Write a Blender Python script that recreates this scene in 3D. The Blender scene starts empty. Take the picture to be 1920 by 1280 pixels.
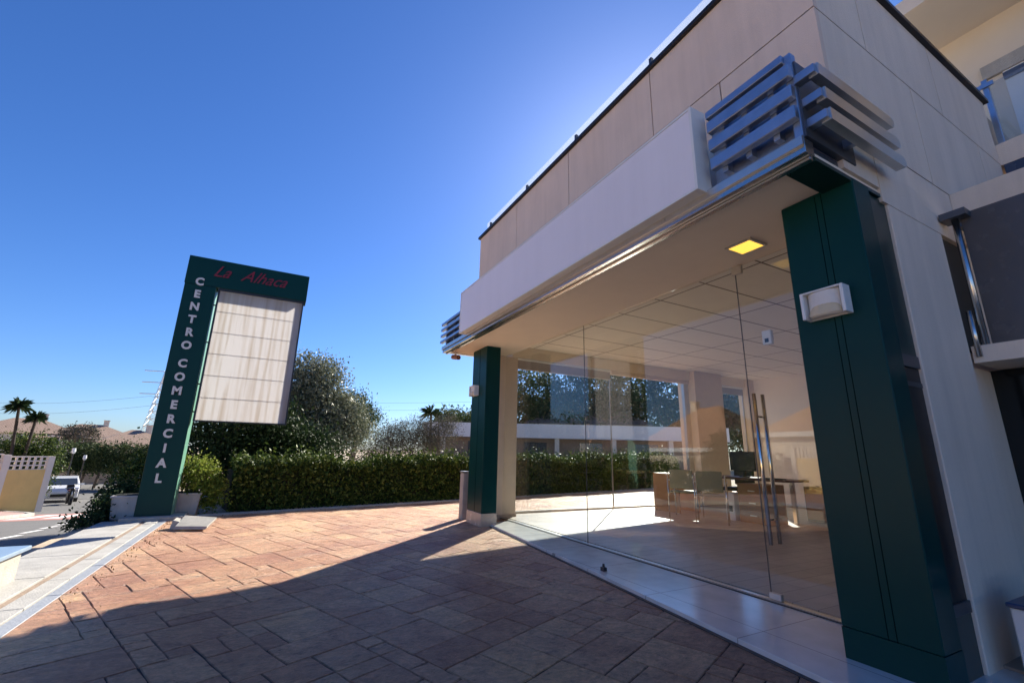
import bpy, bmesh, math, random
import numpy as np
from mathutils import Vector, Matrix
random.seed(7); rng = np.random.default_rng(11)
sc = bpy.context.scene
COL = sc.collection

# ------------------------------------------------------------------ camera
YAW, PITCH, ROLL, FPX, EYE = 0.48630509, 0.24939653, 0.02169027, 818.22669, 1.15
f = Vector((math.sin(YAW)*math.cos(PITCH), math.cos(YAW)*math.cos(PITCH), math.sin(PITCH)))
r = Vector((math.cos(YAW), -math.sin(YAW), 0)); u = r.cross(f)
r2 = r*math.cos(ROLL)+u*math.sin(ROLL); u2 = -r*math.sin(ROLL)+u*math.cos(ROLL)
cam = bpy.data.cameras.new('camera'); cam_o = bpy.data.objects.new('camera', cam); COL.objects.link(cam_o)
M = Matrix((r2, u2, -f)).transposed().to_4x4(); M.translation = Vector((0, 0, EYE)); cam_o.matrix_world = M
cam.sensor_width = 36; cam.lens = FPX/1920*36; cam.clip_start = 0.05; cam.clip_end = 6000
sc.camera = cam_o
# ------------------------------------------------------------------ light
SUN_EL = math.radians(32.5); SX, SY = 0.726, 0.688
SUN_AZ = math.atan2(SX, SY)                       # clockwise from +Y
w = bpy.data.worlds.new('World'); sc.world = w; w.use_nodes = True
nt = w.node_tree; bg = nt.nodes['Background']
sky = nt.nodes.new('ShaderNodeTexSky'); sky.sky_type = 'NISHITA'; sky.sun_disc = False
sky.sun_elevation = SUN_EL; sky.sun_rotation = SUN_AZ
sky.air_density = 1.0; sky.dust_density = 0.4; sky.ozone_density = 4.0; sky.altitude = 0
hsv = nt.nodes.new('ShaderNodeHueSaturation'); hsv.inputs['Saturation'].default_value = 1.15
nt.links.new(sky.outputs[0], hsv.inputs['Color']); tn = nt.nodes.new('ShaderNodeVectorMath'); tn.operation = 'MULTIPLY'; tn.inputs[1].default_value = (.49, .60, .84)
nt.links.new(hsv.outputs[0], tn.inputs[0]); nt.links.new(tn.outputs[0], bg.inputs[0])
bg.inputs[1].default_value = 0.074
sl = bpy.data.lights.new('sun', 'SUN'); sl.energy = 4.7; sl.angle = math.radians(0.53); sl.color = (1, 0.93, 0.79)
so = bpy.data.objects.new('sun', sl); COL.objects.link(so)
sd = Vector((SX*math.cos(SUN_EL), SY*math.cos(SUN_EL), math.sin(SUN_EL))).normalized()
so.rotation_euler = sd.to_track_quat('Z', 'Y').to_euler(); so.location = (0, 0, 30)
sc.view_settings.view_transform = 'Standard'; sc.view_settings.look = 'None'
sc.view_settings.exposure = 1.45; sc.view_settings.gamma = 1
sc.cycles.use_denoising = True; sc.cycles.transparent_max_bounces = 24; sc.cycles.max_bounces = 14; sc.cycles.diffuse_bounces = 9; sc.cycles.glossy_bounces = 6
sc.cycles.sample_clamp_indirect = 20

# ------------------------------------------------------------------ helpers
def tag(o, label=None, cat=None, group=None, kind=None):
    if label: o['label'] = label
    if cat: o['category'] = cat
    if group: o['group'] = group
    if kind: o['kind'] = kind
    return o
def empty(name, loc, label, cat, group=None, rz=0):
    o = bpy.data.objects.new(name, None); COL.objects.link(o); o.location = loc; o.rotation_euler = (0, 0, rz)
    o.empty_display_size = .2
    return tag(o, label, cat, group)
class MB:
    def __init__(s, local=False): s.v = []; s.f = []; s.local = local; s.smooth = False
    def box(s, x0, x1, y0, y1, z0, z1):
        return s.hexa([(x0,y0,z0),(x1,y0,z0),(x1,y1,z0),(x0,y1,z0),(x0,y0,z1),(x1,y0,z1),(x1,y1,z1),(x0,y1,z1)])
    def hexa(s, p):
        b = len(s.v); s.v += [tuple(q) for q in p]
        s.f += [(b+3,b+2,b+1,b),(b+4,b+5,b+6,b+7),(b,b+1,b+5,b+4),(b+1,b+2,b+6,b+5),(b+2,b+3,b+7,b+6),(b+3,b,b+4,b+7)]
        return s
    def prism(s, pts, z0, z1):                       # vertical prism over a polygon (ccw)
        n = len(pts); b = len(s.v)
        s.v += [(x, y, z0) for x, y in pts]+[(x, y, z1) for x, y in pts]
        s.f.append(tuple(range(b+n-1, b-1, -1))); s.f.append(tuple(range(b+n, b+2*n)))
        for i in range(n): j = (i+1) % n; s.f.append((b+i, b+j, b+n+j, b+n+i))
        return s
    def obox(s, A, B, th, z0, z1):                   # wall between plan points A and B, thickness th to its left
        A = Vector(A); B = Vector(B); d = (B-A).normalized(); n = Vector((-d.y, d.x))*th
        return s.prism([A[:], B[:], (B+n)[:], (A+n)[:]], z0, z1)
    def tube(s, pts, rads, n=8, cap=True):
        pts = [Vector(p) for p in pts]
        if not hasattr(rads, '__len__'): rads = [rads]*len(pts)
        b = len(s.v)
        for i, p in enumerate(pts):
            d = (pts[min(i+1, len(pts)-1)]-pts[max(i-1, 0)]).normalized()
            a = Vector((0, 0, 1)) if abs(d.z) < .9 else Vector((1, 0, 0))
            e1 = d.cross(a).normalized(); e2 = d.cross(e1)
            for k in range(n):
                t = 2*math.pi*k/n; s.v.append(tuple(p+(e1*math.cos(t)+e2*math.sin(t))*rads[i]))
        for i in range(len(pts)-1):
            for k in range(n):
                k2 = (k+1) % n; s.f.append((b+i*n+k, b+i*n+k2, b+(i+1)*n+k2, b+(i+1)*n+k))
        if cap: s.f.append(tuple(range(b+n-1, b-1, -1))); s.f.append(tuple(range(b+(len(pts)-1)*n, b+len(pts)*n)))
        return s
    def quad(s, *p):
        b = len(s.v); s.v += [tuple(q) for q in p]; s.f.append(tuple(range(b, b+len(p)))); return s
    def build(s, name, mat, parent=None, bevel=0, smooth=False, label=None):
        me = bpy.data.meshes.new(name)
        off = Vector((0, 0, 0))
        if parent is not None and not s.local:
            q = parent
            while q is not None: off += q.location; q = q.parent
        me.from_pydata([(x-off.x, y-off.y, z-off.z) for x, y, z in s.v], [], s.f)
        bm = bmesh.new(); bm.from_mesh(me)
        bmesh.ops.recalc_face_normals(bm, faces=bm.faces)
        if bevel: bmesh.ops.bevel(bm, geom=list(bm.edges), offset=bevel, segments=1, affect='EDGES', clamp_overlap=True)
        bm.to_mesh(me); bm.free()
        me.materials.append(mat)
        if smooth:
            for p in me.polygons: p.use_smooth = True
        o = bpy.data.objects.new(name, me); COL.objects.link(o)
        if parent is not None: o.parent = parent
        if label: o['label'] = label
        return o
def copy_tree(o, parent=None):
    c = o.copy(); COL.objects.link(c); c.parent = parent
    for ch in list(o.children): copy_tree(ch, c)
    return c
# ------------------------------------------------------------------ materials
def mat(name, col, rough=.6, metal=0, noise=.06, scale=8, bump=.0, bscale=60, spec=.5, coat=0, detail=6):
    m = bpy.data.materials.new(name); m.use_nodes = True; n = m.node_tree.nodes; l = m.node_tree.links
    b = n['Principled BSDF']; b.inputs['Roughness'].default_value = rough; b.inputs['Metallic'].default_value = metal
    b.inputs['Specular IOR Level'].default_value = spec; b.inputs['Coat Weight'].default_value = coat
    tc = n.new('ShaderNodeTexCoord')
    nz = n.new('ShaderNodeTexNoise'); nz.inputs['Scale'].default_value = scale; nz.inputs['Detail'].default_value = detail
    nz.inputs['Roughness'].default_value = .65
    l.new(tc.outputs['Object'], nz.inputs['Vector'])
    mx = n.new('ShaderNodeMix'); mx.data_type = 'RGBA'
    c0 = [max(0, c*(1-noise*2.2)) for c in col]; c1 = [min(1, c*(1+noise*2.2)) for c in col]
    mx.inputs[6].default_value = (*c0, 1); mx.inputs[7].default_value = (*c1, 1)
    l.new(nz.outputs[0], mx.inputs[0]); l.new(mx.outputs[2], b.inputs['Base Color'])
    rr = n.new('ShaderNodeMapRange'); rr.inputs[3].default_value = max(0, rough-.08); rr.inputs[4].default_value = min(1, rough+.1)
    l.new(nz.outputs[0], rr.inputs[0]); l.new(rr.outputs[0], b.inputs['Roughness'])
    if bump:
        n2 = n.new('ShaderNodeTexNoise'); n2.inputs['Scale'].default_value = bscale; n2.inputs['Detail'].default_value = 5
        l.new(tc.outputs['Object'], n2.inputs['Vector'])
        bp = n.new('ShaderNodeBump'); bp.inputs['Strength'].default_value = bump; bp.inputs['Distance'].default_value = .02
        l.new(n2.outputs[0], bp.inputs['Height']); l.new(bp.outputs[0], b.inputs['Normal'])
    return m
def weather(m, dark=.16):
    n = m.node_tree.nodes; l = m.node_tree.links; b = n['Principled BSDF']; src = b.inputs['Base Color'].links[0].from_socket
    tc = n.new('ShaderNodeTexCoord'); mp = n.new('ShaderNodeMapping'); mp.inputs['Scale'].default_value = (2.6, 2.6, .22); l.new(tc.outputs['Object'], mp.inputs[0])
    nz = n.new('ShaderNodeTexNoise'); nz.inputs['Scale'].default_value = 1.5; nz.inputs['Detail'].default_value = 7; nz.inputs['Roughness'].default_value = .7; l.new(mp.outputs[0], nz.inputs[0])
    mr = n.new('ShaderNodeMapRange'); mr.inputs[1].default_value = .42; mr.inputs[2].default_value = .72; mr.inputs[3].default_value = 1; mr.inputs[4].default_value = 1-dark; l.new(nz.outputs[0], mr.inputs[0])
    mu = n.new('ShaderNodeVectorMath'); mu.operation = 'MULTIPLY'; l.new(src, mu.inputs[0]); l.new(mr.outputs[0], mu.inputs[1]); l.new(mu.outputs[0], b.inputs['Base Color'])
    return m
def leafmat(name, cols, rough=.5, trans=.25):
    m = bpy.data.materials.new(name); m.use_nodes = True; n = m.node_tree.nodes; l = m.node_tree.links
    b = n['Principled BSDF']; b.inputs['Roughness'].default_value = rough; b.inputs['Specular IOR Level'].default_value = .1
    g = n.new('ShaderNodeNewGeometry'); rp = n.new('ShaderNodeValToRGB')
    rp.color_ramp.elements[0].color = (*cols[0], 1); rp.color_ramp.elements[1].color = (*cols[-1], 1)
    for i, c in enumerate(cols[1:-1]):
        e = rp.color_ramp.elements.new((i+1)/(len(cols)-1)); e.color = (*c, 1)
    l.new(g.outputs['Random Per Island'], rp.inputs[0])
    l.new(rp.outputs[0], b.inputs['Base Color'])
    tr = n.new('ShaderNodeBsdfTranslucent'); l.new(rp.outputs[0], tr.inputs[0])
    ms = n.new('ShaderNodeMixShader'); ms.inputs[0].default_value = trans
    l.new(b.outputs[0], ms.inputs[1]); l.new(tr.outputs[0], ms.inputs[2]); l.new(ms.outputs[0], n['Material Output'].inputs[0])
    return m
def glassmat(name, tint=(.93, .96, .95), boost=1.0, rough=0.0, dust=0.0):
    m = bpy.data.materials.new(name); m.use_nodes = True; n = m.node_tree.nodes; l = m.node_tree.links
    n.remove(n['Principled BSDF'])
    t = n.new('ShaderNodeBsdfTransparent'); t.inputs[0].default_value = (*tint, 1)
    g = n.new('ShaderNodeBsdfGlossy'); g.inputs['Roughness'].default_value = rough
    fr = n.new('ShaderNodeFresnel'); ge = n.new('ShaderNodeNewGeometry'); mr = n.new('ShaderNodeMapRange')
    mr.inputs[3].default_value = 1.5; mr.inputs[4].default_value = 1/1.5      # same reflectance on both faces of the thin pane
    l.new(ge.outputs['Backfacing'], mr.inputs[0]); l.new(mr.outputs[0], fr.inputs[0])
    mu = n.new('ShaderNodeMath'); mu.operation = 'MULTIPLY'; mu.inputs[1].default_value = boost; mu.use_clamp = True
    ms = n.new('ShaderNodeMixShader')
    l.new(fr.outputs[0], mu.inputs[0]); l.new(mu.outputs[0], ms.inputs[0]); l.new(t.outputs[0], ms.inputs[1]); l.new(g.outputs[0], ms.inputs[2])
    if dust:
        d = n.new('ShaderNodeBsdfTranslucent'); d.inputs[0].default_value = (.9, .92, .95, 1); m2 = n.new('ShaderNodeMixShader'); m2.inputs[0].default_value = dust
        l.new(ms.outputs[0], m2.inputs[1]); l.new(d.outputs[0], m2.inputs[2]); l.new(m2.outputs[0], n['Material Output'].inputs[0]); return m
    l.new(ms.outputs[0], n['Material Output'].inputs[0])
    return m
def tiles(name, c1, c2, mortar, w, h, msize=.004, rough=.4, rot=0, offset=.5, axes='XY', noise=.1, bump=.3, spec=.5):
    m = bpy.data.materials.new(name); m.use_nodes = True; n = m.node_tree.nodes; l = m.node_tree.links
    b = n['Principled BSDF']; b.inputs['Roughness'].default_value = rough; b.inputs['Specular IOR Level'].default_value = spec
    tc = n.new('ShaderNodeTexCoord'); mp = n.new('ShaderNodeMapping')
    if axes == 'XY': mp.inputs['Rotation'].default_value = (0, 0, rot)
    if axes == 'XZ': mp.inputs['Rotation'].default_value = (math.pi/2, 0, 0)
    if axes == 'YZ': mp.inputs['Rotation'].default_value = (math.pi/2, 0, math.pi/2)
    l.new(tc.outputs['Object'], mp.inputs[0])
    br = n.new('ShaderNodeTexBrick'); br.inputs['Scale'].default_value = 1; br.inputs['Brick Width'].default_value = w
    br.inputs['Row Height'].default_value = h; br.inputs['Mortar Size'].default_value = msize; br.offset = offset
    br.inputs['Color1'].default_value = (*c1, 1); br.inputs['Color2'].default_value = (*c2, 1); br.inputs['Mortar'].default_value = (*mortar, 1)
    br.inputs['Mortar Smooth'].default_value = .2
    l.new(mp.outputs[0], br.inputs[0])
    nz = n.new('ShaderNodeTexNoise'); nz.inputs['Scale'].default_value = 5; nz.inputs['Detail'].default_value = 8
    l.new(mp.outputs[0], nz.inputs[0])
    mr = n.new('ShaderNodeMapRange'); mr.inputs[3].default_value = 1-noise*2; mr.inputs[4].default_value = 1+noise*2
    l.new(nz.outputs[0], mr.inputs[0])
    mx = n.new('ShaderNodeVectorMath'); mx.operation = 'MULTIPLY'
    l.new(br.outputs[0], mx.inputs[0]); l.new(mr.outputs[0], mx.inputs[1]); l.new(mx.outputs[0], b.inputs['Base Color'])
    bp = n.new('ShaderNodeBump'); bp.invert = True; bp.inputs['Strength'].default_value = bump; bp.inputs['Distance'].default_value = .004
    l.new(br.outputs[1], bp.inputs['Height']); l.new(bp.outputs[0], b.inputs['Normal'])
    return m

M_STUCCO = mat('pink_beige_stucco', (.74, .59, .48), .9, noise=.05, scale=1.6, bump=.25, bscale=140)
M_SIDE = mat('pale_grey_stucco', (.80, .68, .56), .9, noise=.05, scale=1.3, bump=.3, bscale=110)
M_SOFFIT = mat('cream_plaster', (.86, .75, .59), .85, noise=.03, scale=3, bump=.06)
M_JOINT = mat('dark_joint_sealant', (.10, .085, .08), .8)
M_CAP = mat('dark_bronze_coping', (.035, .032, .035), .35, metal=.6)
M_STEEL = mat('brushed_steel', (.60, .58, .55), .22, metal=1, noise=.04, scale=5)
M_STEELD = mat('bluish_steel_louver', (.40, .45, .54), .32, metal=.9, noise=.1, scale=10)
M_DKSTEEL = mat('dark_steel', (.12, .13, .15), .4, metal=.7)  # one even dark steel for backings, posts and trims
M_GREEN = mat('dark_green_lacquered_panel', (.003, .040, .038), .32, noise=.06, scale=3, spec=.14)
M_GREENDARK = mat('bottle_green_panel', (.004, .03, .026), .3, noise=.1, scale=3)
M_MARBLE = mat('beige_marble', (.52, .42, .33), .25, noise=.15, scale=6, detail=10)
M_WHITE = mat('white_acrylic_signboard', (.80, .76, .78), .35, noise=.02, scale=1.2)
M_WFRAME = mat('white_painted_metal', (.72, .72, .70), .4, noise=.04)
M_ALU = mat('satin_aluminium', (.62, .60, .57), .3, metal=.9)
M_CHROME = mat('polished_steel_handle', (.72, .66, .58), .12, metal=1)
M_GLASS = glassmat('shopfront_glass', (.975, .985, .98), 1.2)
M_GLASST = glassmat('blue_tinted_glass', (.93, .97, .985), .7)
M_RAILG = glassmat('railing_glass', (.85, .9, .93), 1.3, dust=.12)
M_DKVOID = mat('black_void_shade', (.006, .008, .010), .08, spec=.6)
M_BLUEG = mat('smoked_blue_glass', (.095, .088, .088), .25, spec=.45)
M_CREAMCOL = mat('cream_render_column', (.74, .62, .49), .8, noise=.04, bump=.08)
M_INT = mat('pinkish_white_interior_paint', (.86, .77, .72), .8, noise=.02)
M_CEIL = tiles('ceiling_tile_grid', (.90, .85, .76), (.88, .83, .74), (.16, .13, .10), 1.46, .73, .012, .85, offset=0, noise=.03, bump=.5)
M_PLANK = tiles('grey_brown_wood_planks', (.34, .29, .24), (.42, .36, .30), (.07, .055, .045), 1.25, .19, .003, .38, noise=.16, bump=.2)
M_GRAN = tiles('polished_pale_granite', (.60, .60, .58), (.56, .56, .55), (.28, .27, .26), .8, .9, .004, .14, offset=0, noise=.13, bump=.2)
M_DARKST = mat('dark_stone_edge', (.05, .04, .04), .5, noise=.2)  # even dark tone for the threshold strip and door stop
M_ASPH = mat('worn_asphalt', (.13, .125, .12), .85, noise=.1, scale=2.2, bump=.4, bscale=220)
M_PAVE = tiles('reddish_pavement_slabs', (.34, .22, .19), (.38, .26, .22), (.3, .22, .2), .4, .4, .01, .8)
M_PINKRD = mat('faded_red_crossing_paint', (.36, .17, .14), .8, noise=.15, scale=3)
M_WHITEP = mat('white_road_paint', (.68, .66, .64), .7, noise=.12, scale=6)
M_KERBW = mat('white_limestone_coping', (.37, .36, .345), .8, noise=.16, scale=4, bump=.3, bscale=80, detail=9)
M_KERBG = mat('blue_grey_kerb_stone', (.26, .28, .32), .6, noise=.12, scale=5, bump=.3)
M_GROOVE = mat('brown_dirty_groove', (.27, .20, .15), .9, noise=.25, scale=9, bump=.4)
M_CONC = mat('grey_beige_concrete', (.40, .38, .34), .8, noise=.14, scale=5, bump=.3)
M_BLUETOP = mat('blue_grey_slab', (.22, .30, .40), .3, noise=.12)
M_YELLOW = mat('ochre_yellow_render', (.80, .55, .20), .9, noise=.08, scale=1.5, bump=.3, bscale=60)
M_CREAMB = mat('cream_lattice_block', (.78, .70, .58), .85, noise=.05)
M_TAN = mat('tan_render', (.52, .38, .25), .9, noise=.08, scale=1)
M_EARTH = mat('dry_earth_ground', (.42, .33, .24), .95, noise=.2, scale=.8, bump=.5, bscale=20)
M_GRAVEL = mat('pale_gravel', (.50, .46, .40), .95, noise=.3, scale=45, bump=.8, bscale=90)
M_DARKTRUNK = mat('dark_yucca_stem', (.05, .04, .03), .9, noise=.2)
M_TRUNK = mat('grey_brown_bark', (.13, .10, .075), .9, noise=.25, scale=12, bump=.7, bscale=40)
M_ROOF = tiles('terracotta_roof_tiles', (.40, .20, .12), (.48, .26, .16), (.2, .1, .07), .3, .25, .03, .85, noise=.2)
M_ROOFB = tiles('brown_roof_tiles', (.30, .20, .15), (.36, .25, .19), (.15, .1, .08), .3, .25, .03, .85, noise=.2)
M_HOUSE = mat('cream_house_render', (.66, .58, .47), .9, noise=.05, scale=1)
M_HOUSEW = mat('white_house_render', (.72, .70, .68), .9, noise=.05, scale=1)
M_BROWNW = mat('brown_render', (.26, .19, .14), .9, noise=.1, scale=1)  # even brown of the low house walls
M_WOOD = mat('honey_oak_veneer', (.34, .17, .075), .45, noise=.15, scale=3, detail=8)
M_WOODL = mat('light_maple_veneer', (.50, .33, .17), .45, noise=.1, scale=3)
M_REDTOP = mat('dark_red_wood_top', (.13, .05, .035), .35, noise=.1)
M_BEIGEP = mat('beige_plastic_shell', (.30, .26, .16), .5, noise=.04)
M_BLACK = mat('black_plastic', (.012, .013, .016), .4)
M_WPLAST = mat('white_plastic', (.75, .75, .74), .4, noise=.03)
M_BLIND = mat('grey_roller_blind', (.42, .38, .37), .9, noise=.05)
M_POT = mat('pale_concrete_planter', (.52, .49, .46), .8, noise=.1, scale=5, bump=.2)
M_SILVER = mat('silver_grey_lettering', (.62, .62, .60), .45, metal=.1)
M_RED = mat('dark_red_lettering', (.20, .005, .018), .4)
M_CARW = mat('white_car_paint', (.75, .76, .77), .25, coat=.6, noise=.01)
M_RUBBER = mat('tyre_rubber', (.02, .02, .02), .8)
M_WIN = mat('dark_window_glass', (.04, .05, .065), .1, spec=.8)
M_LAMPG = mat('frosted_lamp_glass', (.70, .66, .60), .35)
M_BLUEP = mat('navy_blue_plastic_lid', (.03, .06, .14), .35)
M_DARKRED = mat('dark_red_leather', (.1, .02, .02), .5)
def emis(name, col, st):
    m = bpy.data.materials.new(name); m.use_nodes = True; b = m.node_tree.nodes['Principled BSDF']
    b.inputs['Base Color'].default_value = (*col, 1); b.inputs['Emission Color'].default_value = (*col, 1); b.inputs['Emission Strength'].default_value = st
    return m
M_LAMPON = emis('lit_yellow_diffuser', (1.0, .58, .08), .55)
for _m in (M_STUCCO, M_SIDE): weather(_m, .13)
for _m in (M_WHITE,): weather(_m, .05)
for _m in (M_KERBW, M_CONC, M_POT): weather(_m, .25)
for _m in (M_YELLOW, M_TAN): weather(_m, .07)
# stamped stone
def stampmat():
    m = bpy.data.materials.new('stamped_slate_paving'); m.use_nodes = True; n = m.node_tree.nodes; l = m.node_tree.links
    b = n['Principled BSDF']; b.inputs['Specular IOR Level'].default_value = .45
    at = n.new('ShaderNodeAttribute'); at.attribute_name = 'stone'
    tc = n.new('ShaderNodeTexCoord')
    rp = n.new('ShaderNodeValToRGB'); cr = rp.color_ramp
    cr.elements[0].color = (.40, .17, .105, 1); cr.elements[1].color = (.76, .46, .24, 1)
    e = cr.elements.new(.45); e.color = (.60, .315, .18, 1); e = cr.elements.new(.75); e.color = (.68, .41, .24, 1)
    n1 = n.new('ShaderNodeTexNoise'); n1.inputs['Scale'].default_value = 1.1; n1.inputs['Detail'].default_value = 8; n1.inputs['Roughness'].default_value = .65
    n1.noise_dimensions = '4D'
    l.new(tc.outputs['Object'], n1.inputs['Vector'])
    ad = n.new('ShaderNodeMath'); ad.operation = 'MULTIPLY_ADD'; ad.inputs[1].default_value = .60; l.new(at.outputs['Fac'], ad.inputs[0])
    sb = n.new('ShaderNodeMapRange'); sb.inputs[1].default_value = .3; sb.inputs[2].default_value = .7; sb.inputs[3].default_value = -.2; sb.inputs[4].default_value = .65
    l.new(n1.outputs[0], sb.inputs[0]); l.new(sb.outputs[0], ad.inputs[2]); l.new(ad.outputs[0], rp.inputs[0])
    # dark release-powder blotches
    mp = n.new('ShaderNodeMapping'); mp.inputs['Scale'].default_value = (1.5, 2.3, 1); mp.inputs['Rotation'].default_value = (0, 0, .9)
    l.new(tc.outputs['Object'], mp.inputs[0])
    ml = n.new('ShaderNodeMath'); ml.operation = 'MULTIPLY'; ml.inputs[1].default_value = 37; l.new(at.outputs['Fac'], ml.inputs[0])
    n2 = n.new('ShaderNodeTexNoise'); n2.noise_dimensions = '4D'; n2.inputs['Scale'].default_value = 4.2; n2.inputs['Detail'].default_value = 12; n2.inputs['Roughness'].default_value = .82
    n2.inputs['Distortion'].default_value = 1.1
    l.new(mp.outputs[0], n2.inputs['Vector']); l.new(ml.outputs[0], n2.inputs['W'])
    r2_ = n.new('ShaderNodeMapRange'); r2_.inputs[1].default_value = .50; r2_.inputs[2].default_value = .63
    l.new(n2.outputs[0], r2_.inputs[0])
    # thin slate veins where the noise crosses its mean
    v1 = n.new('ShaderNodeMath'); v1.operation = 'SUBTRACT'; v1.inputs[1].default_value = .5; l.new(n2.outputs[0], v1.inputs[0])
    v2 = n.new('ShaderNodeMath'); v2.operation = 'ABSOLUTE'; l.new(v1.outputs[0], v2.inputs[0])
    v3 = n.new('ShaderNodeMapRange'); v3.inputs[1].default_value = .0; v3.inputs[2].default_value = .022; v3.inputs[3].default_value = .55; v3.inputs[4].default_value = 0; l.new(v2.outputs[0], v3.inputs[0])
    mxx = n.new('ShaderNodeMath'); mxx.operation = 'MAXIMUM'; l.new(r2_.outputs[0], mxx.inputs[0]); l.new(v3.outputs[0], mxx.inputs[1])
    mx = n.new('ShaderNodeMix'); mx.data_type = 'RGBA'; mx.inputs[7].default_value = (.24, .115, .08, 1)
    l.new(mxx.outputs[0], mx.inputs[0]); l.new(rp.outputs[0], mx.inputs[6]); l.new(mx.outputs[2], b.inputs['Base Color'])
    n5 = n.new('ShaderNodeTexNoise'); n5.inputs['Scale'].default_value = 17; n5.inputs['Detail'].default_value = 9; n5.inputs['Roughness'].default_value = .75; l.new(mp.outputs[0], n5.inputs[0])
    m5 = n.new('ShaderNodeMapRange'); m5.inputs[1].default_value = .35; m5.inputs[2].default_value = .65; m5.inputs[3].default_value = .88; m5.inputs[4].default_value = 1.42; l.new(n5.outputs[0], m5.inputs[0])
    mm = n.new('ShaderNodeVectorMath'); mm.operation = 'MULTIPLY'; l.new(mx.outputs[2], mm.inputs[0]); l.new(m5.outputs[0], mm.inputs[1]); l.new(mm.outputs[0], b.inputs['Base Color'])
    rr = n.new('ShaderNodeMapRange'); rr.inputs[3].default_value = .22; rr.inputs[4].default_value = .55
    l.new(n2.outputs[0], rr.inputs[0]); l.new(rr.outputs[0], b.inputs['Roughness'])
    bp = n.new('ShaderNodeBump'); bp.inputs['Strength'].default_value = 1.0; bp.inputs['Distance'].default_value = .07
    l.new(n2.outputs[0], bp.inputs['Height'])
    n3 = n.new('ShaderNodeTexNoise'); n3.inputs['Scale'].default_value = 60; n3.inputs['Detail'].default_value = 4; l.new(tc.outputs['Object'], n3.inputs[0])
    b2 = n.new('ShaderNodeBump'); b2.inputs['Strength'].default_value = .3; b2.inputs['Distance'].default_value = .004
    l.new(n3.outputs[0], b2.inputs['Height']); l.new(bp.outputs[0], b2.inputs['Normal']); l.new(b2.outputs[0], b.inputs['Normal'])
    return m
M_STAMP = stampmat()
# sign panel: translucent acrylic with stains and tube shade painted in as streaks
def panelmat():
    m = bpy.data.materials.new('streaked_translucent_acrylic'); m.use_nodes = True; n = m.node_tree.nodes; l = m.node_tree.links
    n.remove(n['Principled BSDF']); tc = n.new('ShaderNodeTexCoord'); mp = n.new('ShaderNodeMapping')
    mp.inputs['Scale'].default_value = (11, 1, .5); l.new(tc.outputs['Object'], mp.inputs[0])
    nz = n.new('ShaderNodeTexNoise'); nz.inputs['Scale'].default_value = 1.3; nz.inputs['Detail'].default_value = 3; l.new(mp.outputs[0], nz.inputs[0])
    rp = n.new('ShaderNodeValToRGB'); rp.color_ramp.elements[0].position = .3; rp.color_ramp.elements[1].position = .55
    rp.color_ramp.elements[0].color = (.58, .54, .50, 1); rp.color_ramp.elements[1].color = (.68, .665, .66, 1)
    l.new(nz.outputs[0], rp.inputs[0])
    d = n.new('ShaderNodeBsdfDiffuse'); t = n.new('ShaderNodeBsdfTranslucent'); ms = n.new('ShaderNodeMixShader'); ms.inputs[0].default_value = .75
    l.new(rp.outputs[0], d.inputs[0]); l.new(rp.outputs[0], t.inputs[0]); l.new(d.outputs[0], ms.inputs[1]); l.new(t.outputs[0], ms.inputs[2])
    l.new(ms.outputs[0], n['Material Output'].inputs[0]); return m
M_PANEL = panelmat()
L_HEDGE = leafmat('hedge_leaves', [(.02, .038, .010), (.035, .065, .014), (.08, .12, .022), (.17, .20, .05)], trans=.16)
L_DARK = leafmat('dark_laurel_leaves', [(.015, .03, .012), (.03, .055, .02), (.05, .08, .03), (.02, .04, .015)], .6, .12)
L_OLIVE = leafmat('silver_olive_leaves', [(.10, .12, .075), (.16, .18, .12), (.20, .215, .15), (.27, .28, .21), (.08, .10, .05)], .45, .2)
L_PINE = leafmat('pine_needles', [(.03, .055, .02), (.05, .085, .025), (.08, .11, .035)], .6, .15)
L_GREY = leafmat('dusty_grey_twigs', [(.10, .085, .07), (.14, .12, .10), (.08, .09, .055), (.17, .15, .13)], .8, .1)
L_YEL = leafmat('yellow_green_leaves', [(.10, .15, .02), (.18, .24, .04), (.28, .32, .06), (.07, .10, .02)], .45, .35)
L_FAR = leafmat('far_tree_leaves', [(.04, .065, .025), (.07, .10, .035), (.11, .13, .05)], .6, .15)
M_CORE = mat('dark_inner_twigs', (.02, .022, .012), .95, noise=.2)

# ------------------------------------------------------------------ foliage
def leaf_mesh(P, size, name, mat_, parent, aspect=.5, up=.0, droop=0.0):
    n = len(P); size = size*(0.6+0.8*rng.random(n))
    d = rng.normal(size=(n, 3)); d[:, 2] += up; d /= np.linalg.norm(d, axis=1)[:, None]
    e = rng.normal(size=(n, 3)); e -= (e*d).sum(1)[:, None]*d; e /= np.linalg.norm(e, axis=1)[:, None]
    a = d*size[:, None]*.5; b = e*size[:, None]*.5*aspect
    V = np.empty((n, 4, 3)); V[:, 0] = P-a; V[:, 1] = P+b; V[:, 2] = P+a; V[:, 3] = P-b
    off = np.zeros(3); q = parent
    while q is not None: off += np.array(q.location); q = q.parent
    V = (V-off).reshape(-1, 3)
    me = bpy.data.meshes.new(name); me.vertices.add(4*n); me.vertices.foreach_set('co', V.ravel())
    me.loops.add(4*n); me.loops.foreach_set('vertex_index', np.arange(4*n, dtype=np.int32))
    me.polygons.add(n); me.polygons.foreach_set('loop_start', np.arange(0, 4*n, 4, dtype=np.int32))
    me.update(calc_edges=True); me.materials.append(mat_)
    o = bpy.data.objects.new(name, me); COL.objects.link(o)
    if parent is not None: o.parent = parent
    return o
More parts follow.
